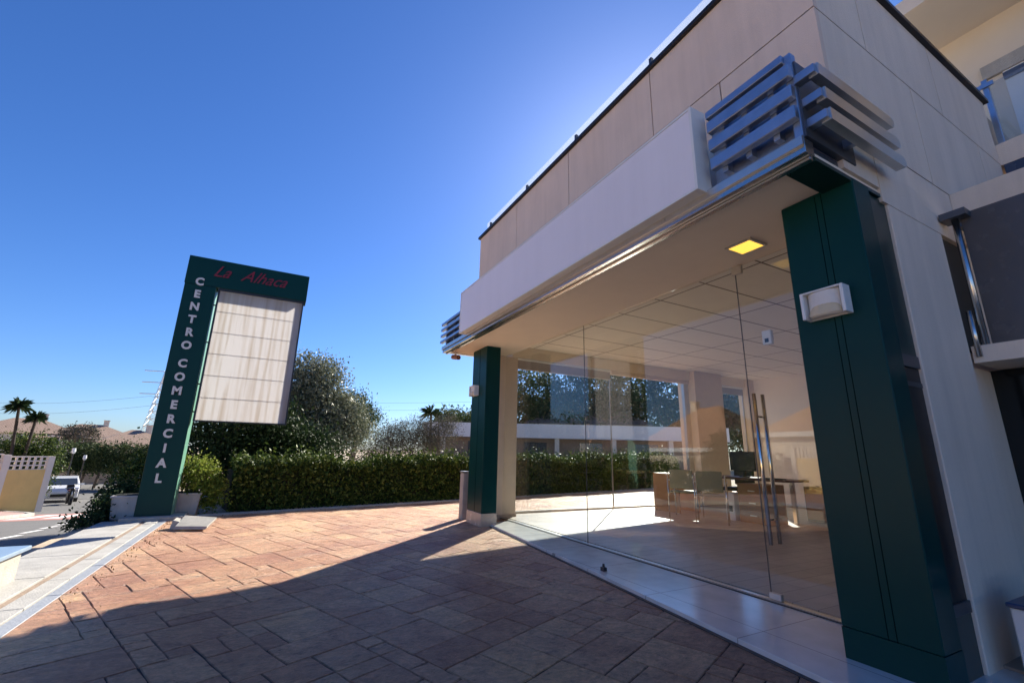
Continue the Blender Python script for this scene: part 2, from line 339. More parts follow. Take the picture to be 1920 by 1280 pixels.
def clumps(ells, nc, per, cr, shell=.55):
    """leaf positions: clumps of leaves scattered in the outer part of ellipsoids"""
    out = []; tot = sum(e[3]*e[4]*e[5] for e in ells)
    for (cx, cy, cz, rx, ry, rz) in ells:
        k = max(3, int(nc*rx*ry*rz/tot))
        d = rng.normal(size=(k, 3)); d /= np.linalg.norm(d, axis=1)[:, None]
        rad = shell+(1.06-shell)*rng.random(k)**.7
        c = np.array([cx, cy, cz])+d*rad[:, None]*np.array([rx, ry, rz])
        s = cr*(.5+rng.random(k))
        p = c[:, None, :]+rng.normal(size=(k, per, 3))*s[:, None, None]*np.array([1, 1, .75])
        out.append(p.reshape(-1, 3))
    return np.concatenate(out)
def tree(name, label, cat, base, ells, leaf, n, per=26, cr=.22, size=.09, trunk_r=.12, group=None, aspect=.5, limbs=5, shell=.5, core=True, up=0):
    t = empty(name, base, label, cat, group)
    B = Vector(base); m = MB(); top = Vector((np.mean([e[0] for e in ells]), np.mean([e[1] for e in ells]), min(e[2] for e in ells)))
    mid = B.lerp(top, .5)+Vector((trunk_r*.6, -trunk_r*.4, 0))
    m.tube([B-Vector((0, 0, .1)), mid, top], [trunk_r*1.25, trunk_r, trunk_r*.7], 9)
    for e in ells[:limbs+2]:
        q = Vector(e[:3]); m.tube([mid, mid.lerp(q, .5)+Vector((0, 0, .1)), q+Vector((0, 0, e[5]*.4))], [trunk_r*.6, trunk_r*.4, trunk_r*.12], 6)
        for k in range(2):
            a = rng.random()*6.28; m.tube([q, q+Vector((math.cos(a)*e[3]*.7, math.sin(a)*e[4]*.7, e[5]*.35))], [trunk_r*.25, trunk_r*.06], 5)
    m.build('trunk', M_TRUNK, t, smooth=True)
    leaf_mesh(clumps(ells, n//per, per, cr, shell), size, 'crown', leaf, t, aspect, up)
    return t
def shrub(name, label, base, ells, leaf, n, per=22, cr=.12, size=.06, cat='shrub', group=None, aspect=.5, stems=7, shell=.35, up=.3):
    t = empty(name, base, label, cat, group); m = MB(); B = Vector(base)
    for k in range(stems):
        e = ells[k % len(ells)]; a = rng.random()*6.28
        q = Vector((e[0]+math.cos(a)*e[3]*.5, e[1]+math.sin(a)*e[4]*.5, e[2]+e[5]*.4))
        s = Vector((B.x+(q.x-B.x)*.4, B.y+(q.y-B.y)*.4, B.z)); m.tube([s, s.lerp(q, .5)+Vector((.03, 0, .05)), q], [.03, .02, .008], 5)
    m.build('stems', M_TRUNK, t)
    leaf_mesh(clumps(ells, n//per, per, cr, shell), size, 'foliage', leaf, t, aspect, up)
    return t

# ------------------------------------------------------------------ terrain
def gz(y):
    if y < 6: return -.12
    if y < 32: return -.12-.0815*(y-6)
    if y < 45: return -2.24-.045*(y-32)
    return -2.83
m = MB(); ys = [-400, -60, -10, 6, 10, 14, 18, 22, 27, 32, 36, 40, 45, 60, 200, 1500, 4500]
for (xa, xb, fn) in ((-4000, -2.36, lambda y: gz(y)-.03), (-2.36, 4000, lambda y: -.06)):
    for a, b in zip(ys[:-1], ys[1:]):
        m.quad((xa, a, fn(a)), (xb, a, fn(a)), (xb, b, fn(b)), (xa, b, fn(b)))
for a, b in zip(ys[:-1], ys[1:]): m.quad((-2.36, a, gz(a)-.03), (-2.36, b, gz(b)-.03), (-2.36, b, -.06), (-2.36, a, -.06))
tag(m.build('ground', M_EARTH), kind='structure')
tag(MB().prism([(-2.3, -60), (60, -60), (60, -6.01), (-2.3, -6.01)], -.05, -.008).build('bounce_ground', mat('pale_bounce_concrete', (.62, .56, .48), .85, noise=.1, scale=1)), kind='structure')  # unseen pale sheet behind the viewer, added to bounce light onto the walls
def strip(name, mat_, xl, xr, y0, y1, dz, parent=None, n=24):
    m = MB(); yy = sorted(set([y for y in ys if y0 < y < y1]+[y0, y1]+list(np.linspace(y0, y1, n))))
    for a, b in zip(yy[:-1], yy[1:]):
        m.quad((xl(a), a, gz(a)+dz), (xr(a), a, gz(a)+dz), (xr(b), b, gz(b)+dz), (xl(b), b, gz(b)+dz))
    return m.build(name, mat_, parent)
def rl(y): return -8.2 if y < 26 else -8.2-(min(y, 40)-26)*.55
tag(strip('road', M_ASPH, rl, lambda y: -2.36 if y < 14 else -2.36+min(y-14, 30)*.12, -40, 62, .0, n=50), kind='structure')
tag(strip('pavement', M_PAVE, lambda y: -20.0+0*y, lambda y: rl(y)-.0, -40, 31, .10), kind='structure')
m = MB(); yy = list(np.linspace(-40, 31, 40))
for a, b in zip(yy[:-1], yy[1:]):
    m.hexa([(rl(a)-.02, a, gz(a)-.02), (rl(a)+.16, a, gz(a)-.02), (rl(b)+.16, b, gz(b)-.02), (rl(b)-.02, b, gz(b)-.02),
            (rl(a)-.02, a, gz(a)+.115), (rl(a)+.16, a, gz(a)+.115), (rl(b)+.16, b, gz(b)+.115), (rl(b)-.02, b, gz(b)+.115)])
tag(m.build('kerb', M_CONC), kind='structure')
tag(strip('crossing_surface', M_PINKRD, lambda y: rl(y)+.17, lambda y: -2.5, 20.9, 27.2, .004), kind='structure')
m = MB()
for k in range(6):
    x0 = -7.75+k*.98; a, b = 22.0, 25.9
    for ya, yb in ((a, (a+b)/2), ((a+b)/2, b)):
        m.quad((x0, ya, gz(ya)+.008), (x0+.5, ya, gz(ya)+.008), (x0+.5, yb, gz(yb)+.008), (x0, yb, gz(yb)+.008))
tag(m.build('zebra_crossing', M_WHITEP), kind='structure')
m = MB()
for k in range(-8, 8):
    a = 9.4+k*1.55; b = a+1.0; x = -4.45-.115*(a-13.2)*(a > 6)
    if a < 20: m.quad((x-.06, a, gz(a)+.005), (x+.06, a, gz(a)+.005), (x+.06, b, gz(b)+.005), (x-.06, b, gz(b)+.005))
tag(m.build('centre_line', M_WHITEP), kind='structure')

# ---- plaza with stamped slate stones
CELL = .135; rot = math.radians(22.3)
def plaza():
    N = 194; occ = np.zeros((N, N), bool); quads = []
    sizes = [(2, 2), (3, 2), (2, 3), (2, 1), (1, 2), (3, 3), (4, 3), (4, 2), (3, 4)]; wts = [4, 6, 4, 2, 2, 4, 2, 4, 2]
    for j in range(N):
        for i in range(N):
            if occ[i, j]: continue
            opts = random.choices(sizes, wts, k=5)+[(1, 1)]
            for a, b in opts:
                if i+a <= N and j+b <= N and not occ[i:i+a, j:j+b].any():
                    occ[i:i+a, j:j+b] = True; quads.append((i, j, a, b)); break
    bm = bmesh.new(); lay = bm.faces.layers.float.new('stone'); c, s = math.cos(rot), math.sin(rot)
    g = .002; ch = .006
    for (i, j, a, b) in quads:
        v = random.random(); x0, y0, x1, y1 = i*CELL, j*CELL, (i+a)*CELL, (j+b)*CELL
        dz = random.uniform(-.0015, .0015)
        ring = []
        for ins, z in ((g, -.007), (g+ch*random.uniform(.5, 1.1), dz)):
            rr = []
            cs = ((x0+ins, y0+ins), (x1-ins, y0+ins), (x1-ins, y1-ins), (x0+ins, y1-ins)); pts_ = []
            for q in range(4):
                A_, B_ = cs[q], cs[(q+1) % 4]
                for t_ in (0, .33, .66): pts_.append((A_[0]+(B_[0]-A_[0])*t_, A_[1]+(B_[1]-A_[1])*t_))
            if not ring: jit = [(random.uniform(-.004, .004), random.uniform(-.004, .004)) for _ in pts_]
            for (px, py), (jx, jy) in zip(pts_, jit):
                px += jx; py += jy
                X, Y = px-12, py-9; rr.append(bm.verts.new((X*c-Y*s+5.6, X*s+Y*c+3.4, z)))
            ring.append(rr)
        fs = [bm.faces.new(ring[1])]+[bm.faces.new((ring[0][k], ring[0][(k+1) % 12], ring[1][(k+1) % 12], ring[1][k])) for k in range(12)]
        for q in fs: q[lay] = v
    def cut(co, no):
        geo = bm.verts[:]+bm.edges[:]+bm.faces[:]
        bmesh.ops.bisect_plane(bm, geom=geo, plane_co=co, plane_no=no, clear_outer=True)
    cut((-1.29, 0, 0), (-1, 0, 0)); cut((-.71, 9.42, 0), (-.194, .981, 0)); cut((0, -6, 0), (0, -1, 0)); cut((15, 0, 0), (1, 0, 0))
    me = bpy.data.meshes.new('plaza'); bm.to_mesh(me); bm.free(); me.materials.append(M_STAMP)
    o = bpy.data.objects.new('plaza', me); COL.objects.link(o); tag(o, kind='structure')
    MB().prism([(-1.29, -6), (15, -6), (15, 12.53), (-.71, 9.42), (-1.29, 9.3)], -.055, -.006).build('plaza_joints', mat('dark_brown_joint', (.05, .03, .025), .9))
    tag(bpy.data.objects['plaza_joints'], kind='structure')
plaza()
# gravel bed under the hedge
m = MB(); m.prism([(-1.29, 9.3), (-.71, 9.42), (15, 12.53), (15, 16), (-1.9, 16), (-1.9, 9.6)], -.055, -.012)
tag(m.build('gravel_bed', M_GRAVEL), kind='structure')
m = MB(); m.prism([(-.95, 9.372), (14.9, 12.51), (14.9, 12.60), (-.95, 9.46)], -.02, .03)
tag(m.build('plaza_edging', M_KERBW), kind='structure')

# ---- roadside coping with dirty groove
Y0, Y1 = -6, 9.15
wal = empty('roadside_coping', (-1.7, 2, -.06), 'white limestone coping with a brown groove along the plaza edge above the road', 'coping')
def jbox(name, xa, xb, z0, z1, mt, step):
    m = MB(); y = Y0
    while y < Y1:
        y2 = min(Y1, y+step); m.box(xa, xb, y+.003, y2-.003, z0, z1+random.uniform(-.002, .002)); y = y2
    return m.build(name, mt, wal, bevel=.003)
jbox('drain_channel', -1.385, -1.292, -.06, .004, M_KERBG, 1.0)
jbox('inner_stone_course', -1.53, -1.39, -.06, .012, M_KERBW, .82)
jbox('groove', -1.60, -1.533, -.06, -.004, M_GROOVE, 4)
jbox('outer_stone_course', -2.12, -1.603, -.45, .010, M_KERBW, .97)
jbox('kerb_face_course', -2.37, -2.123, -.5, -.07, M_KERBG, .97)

# ------------------------------------------------------------------ the shop building
bld = empty('shop_building', (3.05, 1.2, 0), 'beige stuccoed corner shop building with a glass front and two green pillars', 'building')
XF, YS = 3.05, 1.18
# stuccoed upper wall as separate panels with open joints
zj, zt, zb = 4.35, 5.16, 2.98
uw = MB(); g = .012
ysF = [YS, 2.735, 4.235, 5.7, 7.17]
for a, b in zip(ysF[:-1], ysF[1:]): uw.box(XF, XF+.05, a+(g/2 if a != YS else 0), b-g/2, zj+g/2, zt)
ysL = [YS, 1.96, 3.46, 4.95, 6.4, 7.17]
for a, b in zip(ysL[:-1], ysL[1:]): uw.box(XF, XF+.05, a+(g/2 if a != YS else 0), b-g/2, 3.0, zj-g/2)
uw.build('front_wall_panels', M_STUCCO, bld)
sw = MB(); xsU = [XF, 3.80, 5.23, 6.70]; xsM = [XF, 4.54, 6.04, 6.70]
for a, b in zip(xsU[:-1], xsU[1:]): sw.box(a+(g/2 if a != XF else .0505), b-g/2, YS, YS+.05, zj+g/2, zt)
for a, b in zip(xsM[:-1], xsM[1:]): sw.box(a+(g/2 if a != XF else .0505), b-g/2, YS, YS+.05, 3.375+g/2, zj-g/2)
sw.box(3.52, 4.84, YS, YS+.05, 2.9, 3.375-g/2); sw.box(4.84+g, 6.7, YS, YS+.05, 3.0, 3.375-g/2); sw.box(XF+.0505, 3.52-g, YS, YS+.05, 3.0, 3.375-g/2)
sw.build('side_wall_panels', M_SIDE, bld)
MB().box(XF+.052, 3.70, YS+.052, 7.15, 3.05, zt-.01).build('wall_core', M_JOINT, bld)
MB().box(3.701, 12.0, YS+.052, 7.95, 3.42, zt-.012).build('roof_slab', M_HOUSE, bld)
m = MB(); m.box(XF-.04, XF+.16, YS-.04, 7.20, zt+.001, zt+.05); m.box(XF+.161, 6.74, YS-.04, YS+.16, zt+.001, zt+.05)
m.build('roof_coping', M_CAP, bld, bevel=.004)
# roof railing with glass
ral = MB(); ral.box(XF+.10, XF+.112, 1.3, 7.1, zt+.09, 5.50)
rg = ral.build('railing_glass', M_RAILG, bld)
for y in (6.86, 5.48, 4.14, 2.76, 1.4):
    MB().box(XF+.05, XF+.09, y-.02, y+.02, zt+.051, 5.40).build('railing_post', M_DKSTEEL, rg, bevel=.004)
# unseen slab and column added at the back left to shade the plaza
MB().prism([(4.65, 8.0), (12.2, 8.0), (12.2, 11.3), (7.4, 10.42), (5.97, 10.1), (4.65, 9.64)], 4.96, 5.19).build('added_shade_slab', M_HOUSE, bld)
MB().box(11.7, 11.95, 9.9, 10.2, -.05, 4.958).build('shade_slab_column', M_CREAMCOL, bld)
# soffit, beam
m = MB(); m.prism([(2.70, YS+.02), (3.752, YS+.02), (3.752, 7.60), (2.70, 7.60)], 2.952, 2.999); m.build('soffit', M_SOFFIT, bld)
m = MB(); m.box(2.60, 2.70, YS, 7.72, 2.945, 3.06); m.box(2.70, 3.55, 7.62, 7.72, 2.945, 3.06); m.box(2.66, 2.70, 1.19, 7.70, 2.925, 2.944)
m.build('steel_fascia_beam', M_STEEL, bld, bevel=.004)
MB().box(2.58, 2.60, YS, 7.72, 2.995, 3.055).build('fascia_lip', M_ALU, bld)
m = MB(); m.box(2.701, 3.04, YS+.03, 7.6, 3.0, 3.05); m.build('beam_tray', M_DKSTEEL, bld)
# corner soffit in dark green above right pillar
MB().box(2.705, 3.50, YS+.002, 1.36, 2.925, 2.9515).build('corner_soffit_panel', M_GREENDARK, bld)
# interior shell
MB().box(3.80, 11.7, 0.9, 7.75, -.05, .05).build('interior_floor', M_PLANK, bld)
MB().box(3.78, 11.7, 1.25, 7.75, 3.25, 3.30).build('ceiling', M_CEIL, bld)
MB().box(3.753, 3.779, 1.25, 7.60, 2.953, 3.249).build('ceiling_upstand', M_SOFFIT, bld)
MB().box(11.6, 11.75, 1.0, 7.75, .05, 3.249).build('back_wall', M_INT, bld)
MB().box(4.5, 11.6, 1.25, 1.40, .05, 3.249).build('interior_side_wall', M_INT, bld)
# left (window) wall: mullions, piers
lw = MB()
lw.box(9.12, 10.15, 7.42, 7.78, .051, 3.249); lw.box(11.3, 11.6, 7.5, 7.78, .051, 3.249)
lw.build('window_piers', M_CREAMCOL, bld)
MB().box(4.02, 11.6, 7.56, 7.78, 3.02, 3.249).build('window_lintel', M_SOFFIT, bld)
MB().box(6.60, 9.12, 7.6, 7.68, 2.93, 3.019).build('window_head_trim', M_CREAMCOL, bld)
w1 = MB().box(4.06, 9.10, 7.66, 7.672, .09, 2.93).build('window_pane', M_GLASST, bld)
m = MB(); m.box(4.03, 9.12, 7.64, 7.70, .051, .089); m.box(4.03, 4.06, 7.64, 7.70, .09, 3.0); m.box(8.96, 9.119, 7.63, 7.71, .09, 3.0)
m.box(6.56, 6.585, 7.645, 7.659, .09, 2.93)
m.build('window_frame', M_ALU, w1)
w2 = MB().box(10.16, 11.29, 7.66, 7.672, .09, 3.0).build('window_pane', M_GLASST, bld)
m = MB(); m.box(10.152, 11.298, 7.64, 7.70, .051, .089); m.box(10.152, 10.18, 7.64, 7.659, .09, 3.0); m.box(11.26, 11.298, 7.64, 7.659, .09, 3.0)
m.build('window_frame', M_ALU, w2)
# front corner: cream column, profiles
MB().box(3.47, 4.02, 7.33, 7.78, -.01, 2.951).build('corner_column', M_CREAMCOL, bld, bevel=.005)
MB().box(3.46, 4.03, 7.31, 7.79, -.012, .09).build('column_plinth', M_MARBLE, bld, bevel=.004)
MB().box(3.36, 3.40, 7.02, 7.10, .02, 2.951).build('corner_profile', M_ALU, bld)
MB().box(3.40, 3.46, 7.10, 7.36, .02, 2.951).build('corner_reveal', M_MARBLE, bld)
# green pillars
M_GROOVEG = mat('dark_green_groove', (.002, .012, .011), .9, spec=0)
def pillar(x0, x1, y0, y1, lab, groove):
    p = MB().box(x0, x1, y0, y1, .20, 2.951).build('green_pillar', M_GREEN, bld, bevel=.006, label=lab)
    gm = MB()
    if groove:
        yc = (y0+y1)/2-.02
        gm.box(x0-.002, x0+.01, yc-.022, yc-.018, .2, 2.93); gm.box(x0-.002, x0+.01, yc+.018, yc+.022, .2, 2.93)
    else: gm.box(x0-.002, x0+.01, y0+.27, y0+.277, .2, 2.93)
    gm.build('panel_groove', M_GROOVEG, p)
    return p
pl = pillar(3.08, 3.35, 6.75, 7.34, 'green pillar at the far left corner', False)
MB().box(3.075, 3.355, 6.745, 7.345, -.01, .199).build('marble_base', M_MARBLE, pl, bevel=.004)
pr = pillar(3.12, 3.335, 1.18, 1.645, 'green pillar in the near right foreground', True)
MB().box(3.12, 3.335, 1.18, 1.645, -.01, .1985).build('pillar_foot', M_GREEN, pr)
# near right side bay: dark recess, white column
MB().box(3.59, 4.45, YS, 1.60, -.02, 2.899).build('white_side_column', M_SIDE, bld, bevel=.006)
MB().box(4.451, 4.93, YS+.04, 1.60, -.02, 1.85).build('lower_side_column', M_SIDE, bld, bevel=.006)
MB().box(4.451, 4.93, YS+.03, 1.60, 1.98, 2.999).build('column_infill', mat('dark_grey_matte_infill', (.06, .055, .052), .9, spec=.1), bld)
sb = MB().box(3.337, 3.588, 1.205, 1.25, .40, 1.72).build('side_window', M_BLACK, bld)
MB().box(3.337, 3.588, 1.20, 1.25, 1.80, 2.92).build('side_green_panel', M_GREENDARK, bld)
for za, zb_, ya in ((1.721, 1.799, 1.192), (1.60, 1.63, 1.200), (.34, .40, 1.192)): MB().box(3.338, 3.587, ya, 1.2045 if za < 1.7 else 1.25, za, zb_).build('window_transom', M_DKSTEEL, sb)
MB().box(3.337, 3.588, 1.20, 1.25, -.01, .339).build('side_window_apron', mat('dark_grey_green_apron', (.07, .075, .065), .7), bld)
# right annexe: landing slabs and smoked glass running towards the viewer's right
an = MB(); an.box(4.84, 6.7, -6, YS-.002, 3.14, 3.372); an.build('landing_slab', M_SIDE, bld)
MB().box(4.838, 6.7, -6, YS-.002, 3.06, 3.139).build('landing_edge_beam', M_DKSTEEL, bld)
MB().box(4.48, 6.7, -6, YS-.002, 1.86, 1.985).build('lower_landing_slab', M_SIDE, bld)
lg = MB().box(4.55, 4.565, -6, YS-.10, 1.99, 3.05).build('smoked_glass_screen', M_BLUEG, bld)
m = MB(); m.tube([(4.50, 1.10, 1.99), (4.50, 1.10, 3.07)], .022, 10); m.tube([(4.47, 1.14, 1.9), (4.47, 1.14, 2.25)], .018, 10)
m.build('screen_post', M_STEEL, lg, smooth=True)
MB().box(4.44, 4.60, 1.02, 1.17, 3.0, 3.055).build('screen_bracket', M_DKSTEEL, lg)
MB().box(4.935, 6.7, -6, 1.6, -.03, 1.855).build('dark_void_front', M_DKVOID, bld)  # solid black front, its colour stands in for the shade of an opening
# upper right storey: balcony slab, railing, set back wall, soffit
MB().box(6.95, 12, -6, YS+.05, 4.34, 4.62).build('balcony_slab', M_SIDE, bld)
MB().box(6.705, 6.949, -6, YS-.02, 3.4, 4.339).build('balcony_glazing_below', mat('dark_blue_glazing', (.04, .06, .11), .25), bld)
MB().box(6.70, 6.949, -6, YS+.05, 4.341, 4.60).build('balcony_edge', M_SIDE, bld)
bg_ = MB().box(7.0, 7.012, -6, 1.16, 4.66, 5.55).build('balcony_glass', M_RAILG, bld)
m = MB(); m.box(6.97, 7.03, 1.15, 1.20, 4.40, 5.62); m.box(6.95, 6.97, 1.10, 1.25, 5.50, 5.56); m.box(6.95, 6.97, 1.10, 1.25, 4.5, 4.56)
m.build('balcony_post', M_STEELD, bg_, bevel=.004)
MB().box(8.0, 8.2, -8, 4.5, 4.62, 7.12).build('upper_storey_wall', M_HOUSE, bld)
MB().box(6.9, 12, -8, 4.5, 7.12, 7.35).build('upper_storey_roof', M_HOUSE, bld)
uw_ = MB().box(7.975, 7.999, -3, 1.16, 4.62, 6.24).build('upper_window', M_WPLAST, bld)
MB().box(7.95, 7.999, -3, 1.34, 6.24, 6.44).build('upper_window_lintel', M_CONC, uw_)
MB().box(7.94, 7.974, -3, 1.16, 6.10, 6.20).build('upper_window_track', M_DKSTEEL, uw_)
# granite threshold strip and track
th = MB().prism([(3.27, 6.95), (2.98, 3.88), (2.79, 2.17), (2.66, .9), (3.80, .9), (3.80, 6.95)], -.02, .035).build('granite_threshold', M_GRAN, bld, bevel=.003)
MB().prism([(3.24, 6.95), (2.945, 3.88), (2.755, 2.17), (2.625, .9), (2.658, .9), (2.788, 2.17), (2.978, 3.88), (3.268, 6.95)][::-1], -.02, .006).build('threshold_drain', M_DARKST, th)
m = MB(); m.box(3.715, 3.765, 1.65, 7.30, .036, .048); m.build('glass_track', M_ALU, bld)
m = MB(); m.box(3.69, 3.714, 1.65, 7.30, .0355, .041); m.build('track_gasket', M_BLACK, bld)
# front glass panes and door
GX = 3.735
for a, b in ((4.875, 7.30), (2.475, 4.87)):
    MB().box(GX, GX+.012, a, b, .049, 2.951).build('glass_pane', M_GLASS, bld)
dr = MB().box(GX, GX+.012, 1.65, 2.465, .06, 2.94).build('glass_door', M_GLASS, bld)
for x in (GX-.055, GX+.067):
    m = MB(); m.tube([(x, 2.385, .47), (x, 2.385, 1.70)], .0155, 12)
    m.tube([(x, 2.385, .66), (GX+.006, 2.385, .66)], .009, 8); m.tube([(x, 2.385, 1.50), (GX+.006, 2.385, 1.50)], .009, 8)
    m.build('door_handle', M_CHROME, dr, smooth=True)
for yj in (2.470, 4.8725): MB().box(GX+.001, GX+.011, yj-.0022, yj+.0022, .05, 2.95).build('glass_joint_seal', M_DKSTEEL, bld)
m = MB(); m.box(GX-.012, GX+.024, 2.40, 2.50, 2.86, 2.945); m.build('patch_fitting', M_ALU, dr, bevel=.003); MB().box(GX-.012, GX+.024, 2.38, 2.48, .05, .10).build('patch_fitting', M_ALU, dr, bevel=.003)
m = MB(); m.box(3.05, 3.09, 3.73, 3.78, .036, .07); m.tube([(3.07, 3.755, .07), (3.07, 3.755, .10)], .012, 8)
tag(m.build('door_stop', M_DARKST), 'small dark door stop standing on the granite threshold', 'door stop')

# signboard
sg = empty('signboard', (2.55, 4.2, 3.04), 'long blank white signboard box fixed along the shop fascia', 'signboard')
MB().box(2.485, 2.50, 1.875, 6.56, 3.065, 3.73).build('blank_face', M_WHITE, sg)
m = MB(); m.box(2.48, 2.64, 1.85, 1.873, 3.04, 3.755); m.box(2.48, 2.64, 6.562, 6.585, 3.04, 3.755); m.box(2.48, 2.64, 1.874, 6.561, 3.04, 3.063); m.box(2.48, 2.64, 1.874, 6.561, 3.732, 3.755)
m.build('frame', M_WFRAME, sg, bevel=.002)
for y in (2.3, 4.2, 6.1): MB().box(2.641, 3.049, y-.03, y+.03, 3.30, 3.36).build('bracket', M_STEEL, sg)

# louvers
def louver(side, label):
    if side == 'R':
        y0, y1 = YS, 1.80; L = empty('louver_screen', (2.7, 1.5, 3.06), label, 'louver screen', 'steel louver screens on the fascia')
        MB().box(2.66, 2.70, y0+.05, y1+.02, 3.061, 3.66).build('backing', M_STEELD, L)
        MB().box(2.60, 2.66, y0+.0, y0+.05, 3.061, 3.69).build('corner_post', M_STEELD, L, bevel=.004)
        m = MB(); m.box(2.62, 3.2, y0-.01, y0+.03, 3.061, 3.62); m.build('side_backing', M_DKSTEEL, L)
        MB().box(2.57, 2.655, y0+.04, y1+.0, 3.63, 3.69).build('slat', M_STEELD, L, bevel=.004)
        for k, z in enumerate((3.50, 3.345, 3.19)):
            MB().box(2.545, 2.60, y0+.0, y1-.02, z-.02, z+.075).build('slat', M_STEELD, L, bevel=.006)
            for y in (1.33, 1.52, 1.70): MB().box(2.60, 2.659, y-.02, y+.02, z-.06, z+.09).build('spacer', M_STEELD, L)
        for k, (z, xa, xb) in enumerate(((3.46, 2.62, 3.58), (3.30, 2.66, 3.61), (3.16, 2.68, 3.64))):
            m = MB(); n = 10; yc0, yc1 = y0-.13, y0-.075; rr = .042
            pts = [(xa, z-rr), (xb-rr, z-rr)]+[(xb-rr+rr*math.sin(t), z-rr*math.cos(t)) for t in np.linspace(0, math.pi, n)][1:]+[(xa, z+rr)]
            nn = len(pts); b = len(m.v); m.v += [(x, yc0, zz) for x, zz in pts]+[(x, yc1, zz) for x, zz in pts]
            m.f.append(tuple(range(nn))); m.f.append(tuple(range(2*nn-1, nn-1, -1)))
            for i in range(nn): j = (i+1) % nn; m.f.append((i, j, nn+j, nn+i))
            m.build('slat', M_ALU, L)
            MB().box(xa-.03, xa+.03, y0-.12, y0+.0, z-.03, z+.03).build('spacer', M_STEELD, L, bevel=.003)
            MB().box(3.05, 3.09, y0-.0745, y0-.012, z-.03, z+.03).build('spacer', M_STEELD, L)
    else:
        y0, y1 = 6.60, 7.76; L = empty('louver_screen', (2.7, 7.2, 3.06), label, 'louver screen', 'steel louver screens on the fascia')
        MB().box(2.66, 2.70, y0, y1-.06, 3.061, 3.50).build('backing', M_DKSTEEL, L)
        for k, z in enumerate((3.13, 3.245, 3.36, 3.465)):
            MB().box(2.56, 2.62, y0, y1+.02-.01*k, z, z+.05).build('slat', M_STEELD, L, bevel=.005)
        for y in (6.8, 7.2, 7.6): MB().box(2.62, 2.659, y-.02, y+.02, 3.07, 3.48).build('spacer', M_STEELD, L)
louver('R', 'steel louver screen with rounded side bars wrapping the near right fascia corner')
louver('L', 'small steel louver screen at the far left end of the fascia')

# lamps
lp = empty('recessed_ceiling_light', (3.43, 2.13, 2.952), 'square yellow ceiling light glowing in the soffit by the right pillar', 'ceiling light')
m = MB(); m.box(3.31, 3.33, 2.02, 2.26, 2.935, 2.951); m.box(3.53, 3.55, 2.02, 2.26, 2.935, 2.951); m.box(3.33, 3.53, 2.02, 2.04, 2.935, 2.951); m.box(3.33, 3.53, 2.24, 2.26, 2.935, 2.951); m.build('frame', M_ALU, lp)
MB().box(3.3305, 3.5295, 2.0405, 2.2395, 2.940, 2.950).build('diffuser', M_LAMPON, lp)
def walllamp(x, y0, y1, z0, z1, label):
    L = empty('wall_lamp', (x, (y0+y1)/2, z0), label, 'wall lamp', 'wall lamps on the green pillars')
    m = MB(); m.box(x-.02, x-.001, y0, y1, z0, z1); m.box(x-.09, x-.02, y0, y0+.02, z0, z1); m.box(x-.09, x-.02, y1-.02, y1, z0, z1); m.box(x-.09, x-.02, y0+.02, y1-.02, z1-.012, z1)
    m.build('housing', M_WFRAME, L, bevel=.003)
    n = 12; m = MB(); yc = (y0+y1)/2; hw = (y1-y0)/2-.022
    ring = [(math.sin(t)*.065, math.cos(t)*hw) for t in np.linspace(0, math.pi, n)]
    for i in range(n-1):
        a, b = ring[i], ring[i+1]
        m.quad((x-.022-a[0], yc+a[1], z0+.005), (x-.022-b[0], yc+b[1], z0+.005), (x-.022-b[0], yc+b[1], z1-.014), (x-.022-a[0], yc+a[1], z1-.014))
    m.build('diffuser', M_LAMPG, L, smooth=True)
    m = MB(); ny, nz_ = 12, 6; zc = z0+.012; ry, rz, rx = hw*.92, (z1-z0)*.52, .038
    for i in range(ny):
        for j in range(nz_):
            q = []
            for (a_, b_) in ((i, j), (i+1, j), (i+1, j+1), (i, j+1)):
                th = math.pi*a_/ny; ph = math.pi/2*b_/nz_
                q.append((x-.060-rx*math.sin(th)*math.cos(ph), yc+ry*math.cos(th), zc+rz*math.sin(th)*math.sin(ph)))
            m.quad(*q)
    m.build('dome', mat('warm_frosted_dome', (.62, .52, .34), .3), L, smooth=True)
walllamp(3.12, 1.30, 1.56, 2.05, 2.235, 'white bulkhead wall lamp on the near right green pillar')
walllamp(3.08, 7.03, 7.27, 2.11, 2.29, 'small white wall lamp on the far left green pillar')
se = empty('motion_sensor', (3.70, 2.28, 2.2), 'small white motion sensor box hanging behind the top of the glass door', 'sensor')
MB().box(3.76, 3.80, 2.215, 2.30, 2.13, 2.26).build('housing', M_WPLAST, se, bevel=.006)
MB().box(3.757, 3.7595, 2.24, 2.275, 2.15, 2.185).build('lens', M_BLACK, se)
cam_s = empty('security_camera', (2.95, 7.62, 2.9), 'small brown security camera under the far left fascia corner', 'camera')
m = MB(); m.tube([(2.80, 7.55, 2.95), (2.80, 7.55, 2.88)], .02, 8); m.build('mount', M_WPLAST, cam_s)
m = MB(); m.tube([(2.78, 7.62, 2.87), (2.82, 7.42, 2.83)], .045, 10); m.build('body', mat('brown_metal', (.25, .1, .05), .4), cam_s)
po = empty('service_post', (3.15, 7.72, 0), 'low grey metal service cabinet post beside the far left green pillar', 'post')
MB().box(3.10, 3.20, 7.60, 7.76, -.01, .78).build('body', M_CONC, po, bevel=.004)
MB().box(3.09, 3.21, 7.59, 7.77, .781, .81).build('cap', M_ALU, po)

